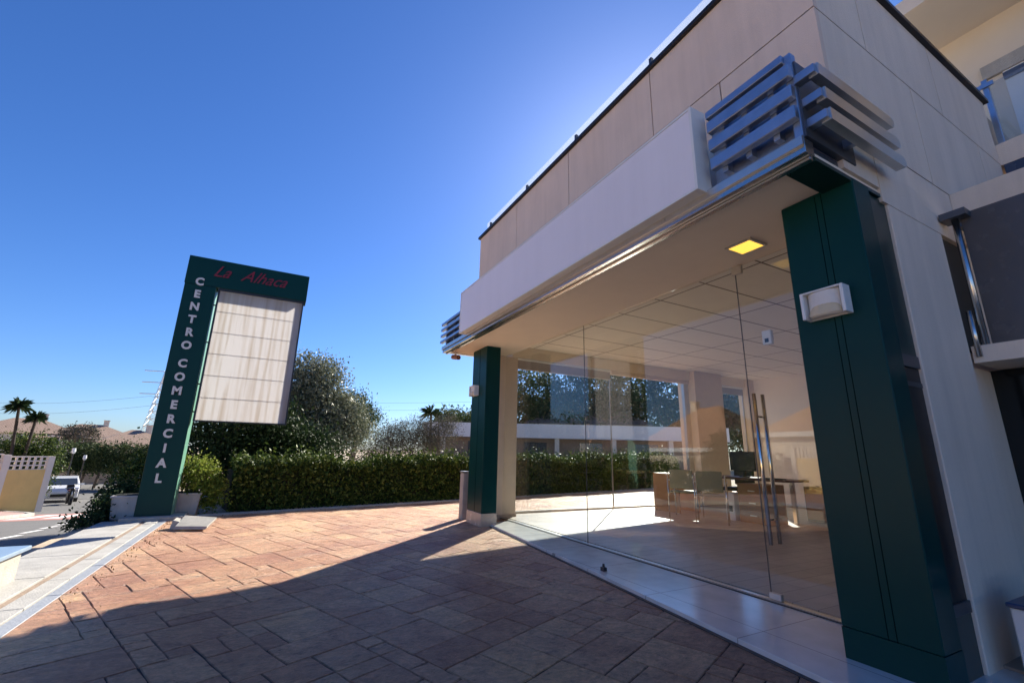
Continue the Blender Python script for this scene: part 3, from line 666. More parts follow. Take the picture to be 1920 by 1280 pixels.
# ------------------------------------------------------------------ interior furniture
FZ = .05
def chair(loc, rz, label):
    t = empty('visitor_chair', loc, label, 'chair', 'visitor chairs at the desk', rz)
    m = MB(True); m.box(-.23, .23, -.22, .23, .44, .47); m.build('seat', M_BEIGEP, t, bevel=.012)
    m = MB(True); m.box(-.21, .21, -.27, -.245, .52, .86); m.build('backrest', M_BEIGEP, t, bevel=.01)
    for sx in (-1, 1):
        for yy_ in (-.24, .22):
            m = MB(True); m.tube([(sx*.25, yy_*1.05, 0), (sx*.25, yy_, .66 if yy_ > 0 else .80)], .012, 8); m.build('leg', M_CHROME, t, smooth=True)
        m = MB(True); m.box(sx*.25-.02, sx*.25+.02, -.22, .24, .655, .675); m.build('armrest', M_WPLAST, t, bevel=.006)
        m = MB(True); m.tube([(sx*.25, -.24, .42), (sx*.25, .22, .42)], .010, 6); m.build('rail', M_CHROME, t)
    return t
chair((7.05, 6.15, FZ), math.radians(-62), 'left of the two beige visitor chairs with chrome legs at the desk')
chair((6.95, 5.50, FZ), math.radians(-55), 'right of the two beige visitor chairs with chrome legs at the desk')
dk = empty('reception_desk', (7.8, 6.0, FZ), 'wooden reception desk with a dark red top behind the chairs', 'desk')
MB().box(7.35, 7.38, 6.58, 7.25, FZ, .80).build('end_panel', M_WOOD, dk)
MB().box(7.381, 7.95, 6.58, 7.25, .74, .80).build('return_top', M_WOODL, dk)
MB().box(7.93, 7.95, 6.58, 7.25, FZ, .739).build('rear_panel', M_WOOD, dk)
MB().box(7.951, 8.65, 4.75, 7.2, .745, .785).build('desktop', M_REDTOP, dk, bevel=.004)
for y in (4.85, 7.1):
    m = MB(); m.box(8.25, 8.31, y-.03, y+.03, FZ, .744); m.build('leg', M_ALU, dk)
cb = empty('drawer_cabinet', (7.9, 5.2, FZ), 'honey wood drawer cabinet standing in front of the right end of the desk', 'cabinet')
MB().box(7.56, 8.05, 4.86, 5.42, FZ, .70).build('carcass', M_WOOD, cb, bevel=.004)
for k in range(3):
    d_ = MB().box(7.545, 7.559, 4.88, 5.40, .08+k*.205, .275+k*.205).build('drawer_front', M_WOOD, cb, bevel=.003)
    MB().box(7.53, 7.544, 5.08, 5.20, .17+k*.205, .185+k*.205).build('pull', M_ALU, d_)
sc2 = empty('side_cabinet', (9.0, 4.9, FZ), 'dark wood low cabinet behind the door handles at the far end of the desk', 'cabinet')
MB().box(8.8, 9.3, 4.3, 4.95, FZ, .66).build('carcass', mat('dark_walnut', (.10, .05, .035), .4), sc2, bevel=.004)
MB().box(8.785, 8.799, 4.32, 4.93, .1, .62).build('door', M_WOOD, sc2)
mo = empty('computer_monitor', (8.3, 5.55, .785), 'black computer monitor seen from behind on the desk', 'monitor')
MB().box(8.24, 8.28, 5.48, 6.02, .90, 1.27).build('screen', M_BLACK, mo, bevel=.006)
m = MB(); m.box(8.25, 8.33, 5.66, 5.84, .7855, .80); m.box(8.27, 8.30, 5.73, 5.77, .80, 1.0); m.build('stand', M_BLACK, mo)
kb = MB().box(8.0, 8.14, 4.85, 5.25, .786, .805).build('keyboard', M_BLACK); tag(kb, 'black keyboard lying near the right end of the desktop', 'keyboard')
oc = empty('office_chair', (8.9, 6.35, FZ), 'black office chair behind the desk', 'office chair')
m = MB(); m.box(8.68, 9.12, 6.1, 6.6, .47, .54); m.build('seat', M_BLACK, oc, bevel=.02)
m = MB(); m.box(9.1, 9.16, 6.12, 6.58, .58, .98); m.build('backrest', M_BLACK, oc, bevel=.02)
m = MB(); m.tube([(8.9, 6.35, .12), (8.9, 6.35, .469)], .03, 8)
for k in range(5):
    a = k*1.2566; m.tube([(8.9, 6.35, .14), (8.9+.28*math.cos(a), 6.35+.28*math.sin(a), .09)], .02, 6)
m.build('base', M_CHROME, oc)
pc = empty('computer_tower', (7.8, 5.75, FZ), 'white computer tower on the floor between chairs and drawer cabinet', 'computer')
MB().box(7.55, 7.95, 5.50, 5.68, FZ+.0, .52).build('case', M_WPLAST, pc, bevel=.006)
MB().box(7.544, 7.549, 5.54, 5.64, .2, .3).build('front_grille', M_BLACK, pc)
ph = empty('desk_phone', (8.05, 6.2, .785), 'white and black desk phone on the desktop beside the monitor', 'phone')
MB().box(8.0, 8.16, 6.15, 6.35, .786, .83).build('body', M_WPLAST, ph, bevel=.005)
MB().box(8.01, 8.06, 6.16, 6.34, .831, .87).build('handset', M_BLACK, ph, bevel=.008)
bl = empty('roller_blind', (5.4, 7.6, 3.0), 'grey roller blind half lowered over the left part of the big side window', 'blind', 'roller blinds')
MB().box(4.08, 6.55, 7.60, 7.605, 2.80, 2.99).build('fabric', M_BLIND, bl)
m = MB(); m.tube([(4.08, 7.60, 3.0), (6.55, 7.60, 3.0)], .03, 10); m.box(4.08, 6.55, 7.592, 7.612, 2.785, 2.80); m.build('roller', M_WPLAST, bl)
bl = empty('roller_blind', (10.7, 7.55, 3.1), 'grey roller blind over the small window by the back wall', 'blind', 'roller blinds')
MB().box(10.2, 11.25, 7.60, 7.605, 2.80, 3.0).build('fabric', M_BLIND, bl)
m = MB(); m.tube([(10.2, 7.60, 3.0), (11.25, 7.60, 3.0)], .03, 10); m.build('roller', M_WPLAST, bl)

# ------------------------------------------------------------------ street sign
def text_mesh(txt, size, extrude, shear=0, bold=0, name='letter'):
    cu = bpy.data.curves.new('t', 'FONT'); cu.body = txt; cu.size = size; cu.extrude = extrude; cu.shear = shear; cu.offset = bold
    cu.align_x = 'CENTER'; cu.align_y = 'CENTER'; cu.resolution_u = 3
    o = bpy.data.objects.new('t', cu); COL.objects.link(o); dg = bpy.context.evaluated_depsgraph_get(); dg.update()
    me = bpy.data.meshes.new_from_object(o.evaluated_get(dg)); bpy.data.objects.remove(o); bpy.data.curves.remove(cu); me.name = name
    return me
PY = 9.2
ps = empty('shopping_centre_sign', (-1.52, PY+.17, 0), 'tall dark green sign reading CENTRO COMERCIAL with a hanging streaked white panel', 'sign')
MB().box(-1.76, -1.29, PY, PY+.34, .06, 3.97).build('post', M_GREEN, ps, bevel=.005)
M_GREENL = mat('sun_brightened_green', (.10, .26, .19), .45, noise=.1)  # lighter copy of the post green, sunlight painted into the side colour
MB().box(-1.2895, -1.286, PY+.01, PY+.33, .062, 3.96).build('sunlit_post_side', M_GREENL, ps)
cbm = MB().box(-1.77, .215, PY, PY+.34, 3.972, 4.50).build('top_bar', M_GREEN, ps, bevel=.005)
MB().box(-1.90, -1.10, PY-.18, PY+.46, -.01, .059).build('plinth', M_CONC, ps, bevel=.01)
pf = MB(); x0, x1, z0, z1 = -1.22, .155, 1.58, 3.93
for z in [z0+(z1-z0)*k/6 for k in range(1, 6)]: pf.box(x0, x1, PY+.052, PY+.056, z-.005, z+.005)
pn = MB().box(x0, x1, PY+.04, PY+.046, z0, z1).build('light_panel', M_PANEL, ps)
pf.build('panel_ribs', M_WPLAST, pn)
m = MB(); m.box(x0-.03, x0-.001, PY+.02, PY+.16, z0-.02, z1+.04); m.box(x1+.001, x1+.025, PY+.02, PY+.16, z0-.02, z1+.04); m.box(x0, x1, PY+.02, PY+.16, z0-.02, z0-.001); m.box(x0, x1, PY+.02, PY+.16, z1+.001, z1+.04)
m.build('panel_frame', M_BLACK, pn)
for z in (1.72, 2.2, 2.95, 3.65):
    m = MB(); m.tube([(-1.29, PY+.08, z), (x0-.03, PY+.08, z)], .013, 6); m.build('bracket_rod', M_BLACK, ps)
word = 'CENTRO COMERCIAL'; z = 4.02; s = .2365
for ch in word:
    if ch == ' ': z -= .35*s; continue
    me = text_mesh(ch, .19, .006, 0, .008); me.materials.append(M_SILVER)
    o = bpy.data.objects.new('letter', me); COL.objects.link(o); o.parent = ps
    o.location = (-1.545+.0-(-1.52), PY-.008-(PY+.17), z); o.rotation_euler = (math.pi/2, 0, 0); o.scale = (.95, 1, 1); z -= s
for wd_, xo in (('La', -1.25), ('Alhaca', -.56)):
    me = text_mesh(wd_, .31, .006, .55, .0, 'red_lettering'); me.materials.append(M_RED)
    o = bpy.data.objects.new('red_lettering', me); COL.objects.link(o); o.parent = ps
    o.location = (xo+1.52, -.178, 4.27); o.rotation_euler = (math.pi/2, 0, 0); o.scale = (.9, 1, 1)

# planters and shrubs at the sign
def planter(x, y, wd, h, label):
    t = empty('planter', (x, y, 0), label, 'planter', 'concrete planters by the sign')
    a, b = wd/2*.82, wd/2; m = MB()
    m.hexa([(x-a, y-a, 0), (x+a, y-a, 0), (x+a, y+a, 0), (x-a, y+a, 0), (x-b, y-b, h), (x+b, y-b, h), (x+b, y+b, h), (x-b, y+b, h)])
    m.build('pot', M_POT, t, bevel=.008)
    MB().box(x-b-.01, x+b+.01, y-b-.01, y+b+.01, h-.03, h+.002).build('rim', M_POT, t, bevel=.006)
    MB().box(x-b+.03, x+b-.03, y-b+.03, y+b-.03, h+.003, h+.012).build('soil', M_CORE, t)
planter(-1.17, 9.78, .40, .36, 'pale concrete planter to the right of the green sign post')
planter(-1.93, 9.5, .36, .36, 'pale concrete planter to the left of the green sign post')
shrub('planter_shrub', 'bright yellow green shrub spilling from the planter right of the sign post', (-1.17, 9.78, .37),
      [(-1.1, 9.85, .62, .33, .3, .28), (-.85, 9.8, .35, .25, .25, .28), (-1.2, 9.9, .8, .2, .2, .2)], L_YEL, 5200, cr=.06, size=.05)
shrub('roadside_shrub', 'dark shrub with pinkish tips hanging over the roadside coping left of the sign', (-2.35, 9.9, -.3),
      [(-2.2, 9.55, .12, .16, .3, .22), (-2.32, 9.2, -.0, .16, .3, .12), (-2.2, 10.1, .25, .22, .4, .28)], L_DARK, 5000, cr=.07, size=.055)
shrub('roadside_shrub', 'green bush rising behind the left side of the sign post', (-2.2, 11.2, -.3),
      [(-2.15, 11.2, .45, .45, .5, .5), (-2.0, 11.6, .8, .35, .4, .35)], L_HEDGE, 6000, cr=.08, size=.06)
t = empty('broken_slab', (-.85, 7.95, 0), 'broken grey concrete slab piece tilted on the paving near the sign foot', 'rubble')
m = MB(); m.hexa([(-1.05, 7.95, .02), (-.66, 7.80, .02), (-.58, 8.1, .10), (-1.0, 8.3, .12), (-1.04, 7.96, .06), (-.65, 7.81, .06), (-.57, 8.11, .14), (-.99, 8.31, .16)]); m.build('slab', M_CONC, t, bevel=.004)
m = MB(); m.hexa([(-1.12, 8.1, 0), (-1.0, 8.05, 0), (-.95, 8.25, 0), (-1.1, 8.28, 0), (-1.1, 8.12, .12), (-1.01, 8.07, .10), (-.97, 8.24, .11), (-1.08, 8.27, .14)]); m.box(-.8, -.7, 7.95, 8.1, 0, .07); m.build('fragment', M_CONC, t, bevel=.006)
t = empty('concrete_block', (-2.0, 5.4, .01), 'low concrete block with a blue grey top on the coping at the left edge', 'block')
MB().box(-2.6, -1.78, 4.9, 5.62, -.1, .24).build('block', M_CONC, t, bevel=.012)
MB().box(-2.6, -1.74, 4.88, 5.66, .241, .275).build('top_slab', M_BLUETOP, t, bevel=.006)
t = empty('letter_box', (3.95, .90, 0), 'white box with a navy blue lid against the white column at the bottom right', 'box')
MB().box(3.63, 4.0, .70, 1.05, -.01, .40).build('body', M_WPLAST, t, bevel=.006)
MB().box(3.61, 4.02, .68, 1.06, .401, .425).build('lid', M_BLUEP, t, bevel=.006)
MB().box(3.72, 3.92, .80, 1.0, .426, .50).build('bag', M_WPLAST, t, bevel=.02)
me = text_mesh('et', .06, .002, 0, .003, 'printed_mark'); me.materials.append(M_BLACK)
o = bpy.data.objects.new('printed_mark', me); COL.objects.link(o); o.parent = t; o.location = (3.627-3.95, .96-.90, .28); o.rotation_euler = (math.pi/2, 0, -math.pi/2)

# ------------------------------------------------------------------ hedge
def hedge(A, B, depth, h0, h1, n, label):
    A = np.array(A); B = np.array(B); d = B-A; L = np.linalg.norm(d); d /= L; nn = np.array([-d[1], d[0]])
    t = empty('hedge', (A[0], A[1], 0), label, 'hedge')
    k = n; s = rng.random(k)*L; h = h0+(h1-h0)*s/L
    wob = .05*np.sin(s*1.9)+.06*np.sin(s*4.3+1)*np.sin(s*.7)+.03*np.sin(s*11.3)
    top = rng.random(k) < .42
    q = np.where(top, rng.random(k), rng.random(k)**3*.35)*depth
    zz = np.where(top, h+wob+rng.normal(size=k)*.06, (h+wob)*rng.random(k))
    spr = top & (np.sin(s*23)*np.sin(s*7.7+2) > .45) & (rng.random(k) < .5); zz = zz+np.where(spr, rng.random(k)**2*.30, 0)
    q = q+rng.normal(size=k)*.04+.05*np.sin(s*5+zz*6)
    P = np.stack([A[0]+d[0]*s+nn[0]*q, A[1]+d[1]*s+nn[1]*q, zz], 1)
    leaf_mesh(P, .070, 'foliage', L_HEDGE, t, .5, .3)
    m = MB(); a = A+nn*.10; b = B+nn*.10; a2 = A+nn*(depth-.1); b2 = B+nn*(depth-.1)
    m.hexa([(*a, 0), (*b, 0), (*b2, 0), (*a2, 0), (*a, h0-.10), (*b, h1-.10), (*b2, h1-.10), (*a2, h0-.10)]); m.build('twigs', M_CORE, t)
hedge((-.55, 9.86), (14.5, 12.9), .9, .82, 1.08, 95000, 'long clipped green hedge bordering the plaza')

def P_(px, py, D):                      # a point D metres deep along the view through a place in the photo
    d = (r2*((px-960)/FPX)+u2*(-(py-640)/FPX)+f)*D
    return (d.x, d.y, d.z+EYE)
# trees behind the hedge: base from plan position, sizes in metres
tree('olive_tree', 'silvery olive tree with a tall loose crown right of the sign panel', 'tree', (.95, 15.6, 0),
     [(.85, 15.6, 3.15, .95, .9, 1.0), (1.5, 15.5, 2.3, 1.0, .9, .75), (.3, 15.6, 2.2, .8, .8, .8), (2.1, 15.7, 1.75, .8, .8, .55), (1.0, 15.2, 1.5, 1.1, .8, .5)], L_OLIVE, 46000, cr=.19, size=.088, trunk_r=.13, shell=.3)
tree('round_pine', 'round dark green pine crown showing behind the olive tree', 'tree', (3.5, 23.6, 0),
     [(3.35, 23.6, 3.05, 1.0, 1.0, .95), (4.0, 23.6, 2.6, .8, .8, .7)], L_PINE, 9000, cr=.2, size=.10, trunk_r=.14)
for i, (x, y, z, rx, rz_, lab) in enumerate([(-1.0, 11.6, 1.25, .75, 1.15, 'dark evergreen directly behind the sign post'),
        (-.1, 11.9, 1.2, .8, 1.1, 'dark evergreen under the middle of the sign panel'), (.8, 12.2, .95, .8, .85, 'dark evergreen under the right edge of the sign panel')]):
    tree('evergreen_tree', 'dense '+lab, 'tree', (x, y, 0), [(x, y, z, rx, .7, rz_), (x+.3, y+.2, z*.55, rx, .7, z*.6), (x-.2, y+.5, z*1.25, rx*.7, .6, rz_*.6)], L_DARK, 12000, cr=.16, size=.085, trunk_r=.09, group='evergreens behind the sign', shell=.3)
for i, (px, py, D, R_, lab) in enumerate([(722, 822, 17, 1.0, 'dusty grey shrub with bare twigs nearest the olive tree'), (770, 812, 17.5, 1.05, 'dusty grey shrub in the middle of the row over the hedge'),
                                      (822, 806, 18, 1.0, 'dusty grey shrub before the white fascia of the low house')]):
    x, y, z = P_(px, py, D)
    tree('grey_shrub', lab, 'shrub', (x, y, 0), [(x, y, z-.1, R_, .8, R_*.62), (x+.4, y, z+.35, R_*.6, .6, R_*.4), (x-.3, y, z-.6, R_*.9, .7, .6)], L_GREY, 11000, cr=.14, size=.07, trunk_r=.05, group='grey shrubs behind the hedge', shell=.2, aspect=.25)
def spiky(name, label, base, top, R_, n, cat='palm', group=None, leaf=L_DARK, ln=.5):
    t = empty(name, base, label, cat, group); B = Vector(base); T = Vector(top)
    m = MB(); m.tube([B, B.lerp(T, .5)+Vector((.08, 0, 0)), T], [.09, .08, .07], 8); m.build('trunk', M_DARKTRUNK, t)
    m = MB()
    for k in range(n):
        a = rng.random()*6.28; e = rng.uniform(-.5, 1.35); L_ = R_*rng.uniform(.7, 1.1)
        dd = Vector((math.cos(a)*math.cos(e), math.sin(a)*math.cos(e), math.sin(e))); sd_ = dd.cross(Vector((0, 0, 1))).normalized()*.05*R_
        mid = T+dd*L_*.55+Vector((0, 0, .08*R_)); end = T+dd*L_-Vector((0, 0, .22*R_))
        m.quad(T-sd_*.4, T+sd_*.4, mid+sd_, end, mid-sd_)
    m.build('fronds', leaf, t); return t
x, y, z = P_(808, 775, 26); spiky('yucca', 'dark spiky yucca head above the grey shrubs', (x, y, 0), (x, y, z), .75, 60)
# low house behind the hedge, flat white fascia
A = Vector((9.0, 29.7)); B = Vector((27.5, 19.9)); dn = (B-A).normalized(); nn = Vector((-dn.y, dn.x))
lh = empty('low_house', (A.x, A.y, 0), 'low house with a flat white fascia roof over brown walls behind the hedge', 'house')
MB().obox((A+dn*.8+nn*.9)[:], (B-dn*.8+nn*.9)[:], 7, -.05, 2.15).build('wall', M_BROWNW, lh)
MB().obox(A[:], B[:], 8.5, 2.16, 3.1).build('flat_roof', M_HOUSEW, lh)
for k in range(5):
    c = A+dn*(3+k*3.9)+nn*.86; MB().obox(c[:], (c+dn*1.6)[:], .03, .9, 1.9).build('window', M_WIN, lh)
    c = A+dn*(1.2+k*3.9)+nn*.1; MB().obox(c[:], (c+dn*.3)[:], .3, -.05, 2.155).build('pier', M_HOUSE, lh)
def hip_house(name, label, cx, cy, wx, wy, zb, ze, zr, rz, wallm, roofm, group=None, chim=True, band=None, windows=3):
    t = empty(name, (cx, cy, zb), label, 'house', group, rz)
    a, b = wx/2, wy/2; h = ze-zb
    m = MB(True); m.box(-a, a, -b, b, -.6, h); m.build('wall', wallm, t)
    m = MB(True); o_ = .4; rr = max(0, a-b); v = [(-a-o_, -b-o_, h), (a+o_, -b-o_, h), (a+o_, b+o_, h), (-a-o_, b+o_, h), (-rr*.9, 0, zr-zb), (rr*.9+.01, 0, zr-zb)]
    m.v = v; m.f = [(0, 1, 5, 4), (1, 2, 5), (2, 3, 4, 5), (3, 0, 4), (3, 2, 1, 0)]; rf = m.build('roof', roofm, t)
    if chim:
        m = MB(True); m.box(a*.3-.3, a*.3+.3, -.35, .25, h+.3, zr-zb+.6); m.box(a*.3-.36, a*.3+.36, -.41, .31, zr-zb+.6, zr-zb+.72); m.build('chimney', M_HOUSE, rf)
    if band: m = MB(True); m.box(-a-.45, a+.45, -b-.45, b+.45, h-.35, h-.005); m.build('fascia', M_HOUSEW, t)
    for sgn in (-1, 1):
        for k in range(windows):
            x = -a+(k+.5)*wx/windows
            for z0_ in ([.9] if h < 4.4 else [.9, 3.6]):
                m = MB(True); ya = sgn*b; m.box(x-.55, x+.55, min(ya, ya+sgn*.05), max(ya, ya+sgn*.05), z0_, z0_+1.2); wn = m.build('window', M_WIN, t)
                m = MB(True); yb_ = ya+sgn*.051
                for (xa, xb, za, zb_) in ((x-.63, x-.55, z0_-.08, z0_+1.28), (x+.55, x+.63, z0_-.08, z0_+1.28), (x-.55, x+.55, z0_-.08, z0_), (x-.55, x+.55, z0_+1.2, z0_+1.28)):
                    m.box(xa, xb, min(ya, yb_+sgn*.02), max(ya, yb_+sgn*.02), za, zb_)
                m.build('window_frame', M_WPLAST, wn)
    return t
hip_house('tiled_house', 'house with a brown hip roof and chimney seen through the side window', 29, 38, 12, 8, 0, 4.0, 6.2, math.radians(-30), M_HOUSE, M_ROOFB, 'tiled houses around the plaza')
# tree belt beyond (through the window)
for i, (px, py, D, R_) in enumerate([(1000, 735, 46, 3.2), (1060, 722, 47, 3.8), (1125, 725, 46, 3.6), (1185, 722, 47, 3.8), (1250, 720, 46, 3.8), (1385, 750, 44, 3.4), (880, 800, 50, 2.4), (845, 797, 52, 2.2), (1330, 735, 47, 3.4)]):
    x, y, z = P_(px, py, D)
    labs = ['leftmost tall tree seen through the side window', 'second tall tree from the left through the side window', 'tall tree behind the chimney of the brown roof', 'fourth tall tree from the left through the side window', 'tall tree beside the tan pier through the side window',
            'tree in the small window by the back wall', 'low tree just left of the far left pillar behind the fascia', 'low tree behind the left end of the white fascia', 'tree hidden partly by the tan pier']
    tree('tall_tree', labs[i], 'tree', (x, y, 0), [(x, y, z, R_, R_, R_*.8), (x-R_*.5, y, z-R_*.8, R_*.9, R_*.8, R_*.7), (x+R_*.5, y, z-R_*.9, R_*.9, R_*.8, R_*.8)], L_FAR, 9000, cr=.5, size=.32, trunk_r=.25, group='trees beyond the low house', shell=.4)

# ------------------------------------------------------------------ left background
def lattice_wall(pts, h, hl, label):
    t = empty('garden_wall', (pts[0][0], pts[0][1], gz(pts[0][1])), label, 'wall')
    mb, ml, mp = MB(), MB(), MB()
    for (A, B) in zip(pts[:-1], pts[1:]):
        A = Vector(A); B = Vector(B); L = (B-A).length; d = (B-A)/L; n_ = Vector((-d.y, d.x)); k = max(1, round(L/3.2))
        for i in range(k):
            a = A+d*(L*i/k); b = A+d*(L*(i+1)/k); zb_ = gz(min((a.y+b.y)/2, 32)); zt_ = zb_+h
            def hx(m, p, q, z0, z1, t0, t1):
                m.hexa([(*(p+n_*t0), z0), (*(q+n_*t0), z0), (*(q+n_*t1), z0), (*(p+n_*t1), z0), (*(p+n_*t0), z1), (*(q+n_*t0), z1), (*(q+n_*t1), z1), (*(p+n_*t1), z1)])
            hx(mb, a, b, zb_-1, zt_, 0, .2); hx(mp, a, a+d*.25, zt_, zt_+hl+.05, -.02, .22)
            c = a+d*.25; W = (b-c).length; nc = int(W/.2); cw = W/nc; nr = 3; rh = hl/nr
            for j in range(nr+1): hx(ml, c, b, zt_+j*rh-.03, zt_+j*rh+.03, .03, .17)
            for j in range(nc+1): hx(ml, c+d*(j*cw-.035), c+d*(j*cw+.035), zt_+.03, zt_+hl-.03, .04, .16)
        hx(mp, B, B+d*.25, gz(min(B.y, 32))-1, gz(min(B.y, 32))+h+hl+.06, -.03, .23)
    mb.build('rendered_wall', M_YELLOW, t); ml.build('lattice_blocks', M_CREAMB, t); mp.build('pier', M_CREAMB, t)
lattice_wall([(-15.2, 27.0), (-11.28, 30.67), (-10.0, 31.62)], 2.0, .62, 'ochre yellow garden wall topped with white lattice blocks at the left edge')
lattice_wall([(-20.2, -12), (-20.2, 15.8)], 2.0, .62, 'ochre yellow lattice topped wall seen mirrored in the glass door')
for i, y in enumerate((17.6, 20.2, 22.8, 25.4)):
    z = gz(y); tree('roadside_bush', ['first', 'second', 'third', 'fourth'][i]+' dark bush in the row across the road, mirrored in the shop glass', 'shrub', (-19.6, y, z),
         [(-19.6, y, z+1.3, 1.3, 1.35, 1.2), (-19.3, y+.4, z+.6, 1.2, 1.3, .8)], L_HEDGE, 5000, cr=.25, size=.15, trunk_r=.08, group='bushes across the road')
tw = empty('tan_wall', (-15, 61, -2.8), 'tan rendered wall at the far end of the road', 'wall')
a = P_(95, 915, 44); b = P_(250, 912, 47)
MB().obox((a[0], a[1]), (b[0]+3, b[1]), .3, -3.2, -1.3).build('rendered_wall', M_TAN, tw)
MB().obox((a[0], a[1]-.03), (b[0]+3, b[1]-.03), .36, -1.3, -1.2).build('wall_cap', M_TAN, tw)
MB().prism([(-26, 45), (6, 45), (6, 60), (-26, 60)], -2.9, -2.815).build('far_road', M_ASPH); tag(bpy.data.objects['far_road'], kind='structure')
# bushes behind the yellow wall
for i, (px, py, D, R_, lab) in enumerate([(20, 835, 25, .95, 'green bush above the lattice wall at the left edge'), (55, 832, 25.5, .95, 'green bush above the middle of the lattice wall'), (82, 838, 26, .8, 'green bush above the right end of the lattice wall')]):
    x, y, z = P_(px, py, D); zb_ = gz(y)
    tree('garden_bush', lab, 'shrub', (x, y, zb_), [(x, y, z-.2, R_, R_*.8, R_*.9), (x+.2, y, z-R_*1.2, R_, R_*.8, R_), (x, y, z-R_*2.3, R_, R_*.8, R_)], L_HEDGE if i != 3 else L_YEL, 6500, cr=.2, size=.12, trunk_r=.08, group='bushes behind the yellow wall')
for (bx, px, py, D, R_, lab) in ((18, 36, 762, 24.5, .75, 'taller dark yucca tree at the left edge'), (28, 68, 784, 25, .6, 'shorter leaning dark yucca tree beside the taller one')):
    x, y, z = P_(px, py, D); x2, y2, z2 = P_(bx, 880, D)
    spiky('yucca_tree', lab, (x2, y2, gz(y2)), (x, y, z), R_, 90, 'yucca', 'yuccas above the yellow wall', ln=.5)
for i in range(6):
    px = 135+i*27; x, y, z = P_(px, 855+random.uniform(-3, 3), 41); 
    tree('hedge_tree', ['leftmost', 'second', 'third', 'fourth', 'fifth', 'rightmost'][i]+' dark tree over the tan wall at the end of the road', 'tree', (x, y, -2.83),
         [(x, y, z, 1.2, 1.0, 1.15), (x+.4, y, z-.7, 1.2, 1, .9)], L_DARK if i % 2 else L_FAR, 4500, cr=.28, size=.17, trunk_r=.1, group='trees over the tan wall')
x, y, z = P_(150, 818, 50); tree('grey_tree', 'grey green bushy tree in front of the far roofs', 'tree', (x, y, -2.83), [(x, y, z, 1.7, 1.2, 1.3)], L_GREY, 4000, cr=.3, size=.2)
for i, (px, py, D, w_, h_, lab) in enumerate([(45, 812, 62, 11, 0, 'far house roof behind the yuccas'), (165, 822, 66, 11, 0, 'far house with a wide terracotta roof above the tree row'), (248, 836, 58, 9, 0, 'far house with a terracotta roof left of the sign post')]):
    x, y, z = P_(px, py, D)
    hip_house('distant_house', lab, x, y, w_, 8, -2.8, z, z+2.1, math.radians(18), M_HOUSE, M_ROOFB, 'distant terracotta roofed houses', windows=3)
def lamp(px, D, ptop, lab):
    x, y, z = P_(px, ptop, D); t = empty('street_lamp', (x, y, gz(y)), lab, 'street lamp', 'street lamps by the road')
    m = MB(); m.tube([(x, y, gz(y)), (x, y, gz(y)+.9), (x, y, z)], [.09, .05, .04], 8); m.build('post', M_BLACK, t)
    m = MB(); m.tube([(x, y, z), (x, y, z+.15), (x, y, z+.4)], [.06, .13, .10], 10); m.build('lantern', M_WPLAST, t); 
lamp(137, 33, 850, 'black street lamp with a white lantern beside the motorbike'); lamp(158, 37, 862, 'shorter looking street lamp against the tan wall')
# car
def car(loc, rz, label):
    t = empty('parked_car', loc, label, 'car', None, rz)
    prof = [(-2.05, .35), (-2.08, .75), (-1.95, 1.0), (-.95, 1.12), (-.3, 1.55), (1.3, 1.60), (1.95, 1.1), (2.05, .8), (2.05, .35)]
    m = MB(True)
    n_ = len(prof)
    for sx in (-.86, .86): m.v += [(sx if z < 1.2 else sx*.82, y, z) for y, z in prof]
    m.f = [tuple(range(n_)), tuple(range(2*n_-1, n_-1, -1))]+[(i, (i+1) % n_, n_+(i+1) % n_, n_+i) for i in range(n_)]
    body = m.build('body', M_CARW, t, bevel=.04)
    m = MB(True); m.quad((-.74, -.98, 1.14), (.74, -.98, 1.14), (.64, -.38, 1.53), (-.64, -.38, 1.53)); m.build('windscreen', M_WIN, t)
    for sx in (-1, 1):
        m = MB(True); m.quad((sx*.875, -.7, 1.15), (sx*.875, 1.6, 1.15), (sx*.75, 1.2, 1.52), (sx*.75, -.25, 1.5)); m.build('side_window', M_WIN, t)
        m = MB(True); m.box(sx*.66-.17, sx*.66+.17, -2.11, -2.02, .72, .88); m.build('headlight', M_LAMPG, t)
        m = MB(True); m.box(sx*.98-.09, sx*.98+.09, -.95, -.83, 1.1, 1.22); m.build('wing_mirror', M_CARW, t)
        for yy_ in (-1.3, 1.3):
            m = MB(True); m.tube([(sx*.70, yy_, .33), (sx*.89, yy_, .33)], .33, 16); wh = m.build('wheel', M_RUBBER, t)
            m = MB(True); m.tube([(sx*.80, yy_, .33), (sx*.9, yy_, .33)], .19, 12); m.build('rim', M_ALU, wh)
    m = MB(True); m.box(-.45, .45, -2.12, -2.06, .45, .62); m.build('grille', M_BLACK, t)
x, y, z = P_(112, 930, 30); car((x, y, gz(y)), math.radians(16), 'white car parked facing the viewer at the end of the yellow wall')
# motorbike
x, y, z = P_(131, 930, 27); mt = empty('motorbike', (x, y, gz(y)), 'dark motorbike parked beside the white car', 'motorbike', None, math.radians(22))
for yy_ in (-.65, .65):
    m = MB(True); m.tube([(-.06, yy_, .3), (.06, yy_, .3)], .3, 16); m.build('wheel', M_RUBBER, mt)
m = MB(True); m.box(-.14, .14, -.4, .45, .35, .75); m.box(-.1, .1, -.55, -.35, .6, 1.0); m.build('body', M_BLACK, mt, bevel=.04)
m = MB(True); m.box(-.14, .14, -.1, .6, .76, .84); m.build('seat', M_DARKRED, mt, bevel=.03)
m = MB(True); m.tube([(-.35, -.42, 1.0), (0, -.5, 1.02), (.35, -.42, 1.0)], .02, 6); m.tube([(0, -.65, .3), (0, -.48, 1.0)], .03, 6); m.build('handlebar', M_ALU, mt)
m = MB(True); m.box(-.17, .17, .5, .85, .85, 1.15); m.build('top_box', M_BLACK, mt, bevel=.03)
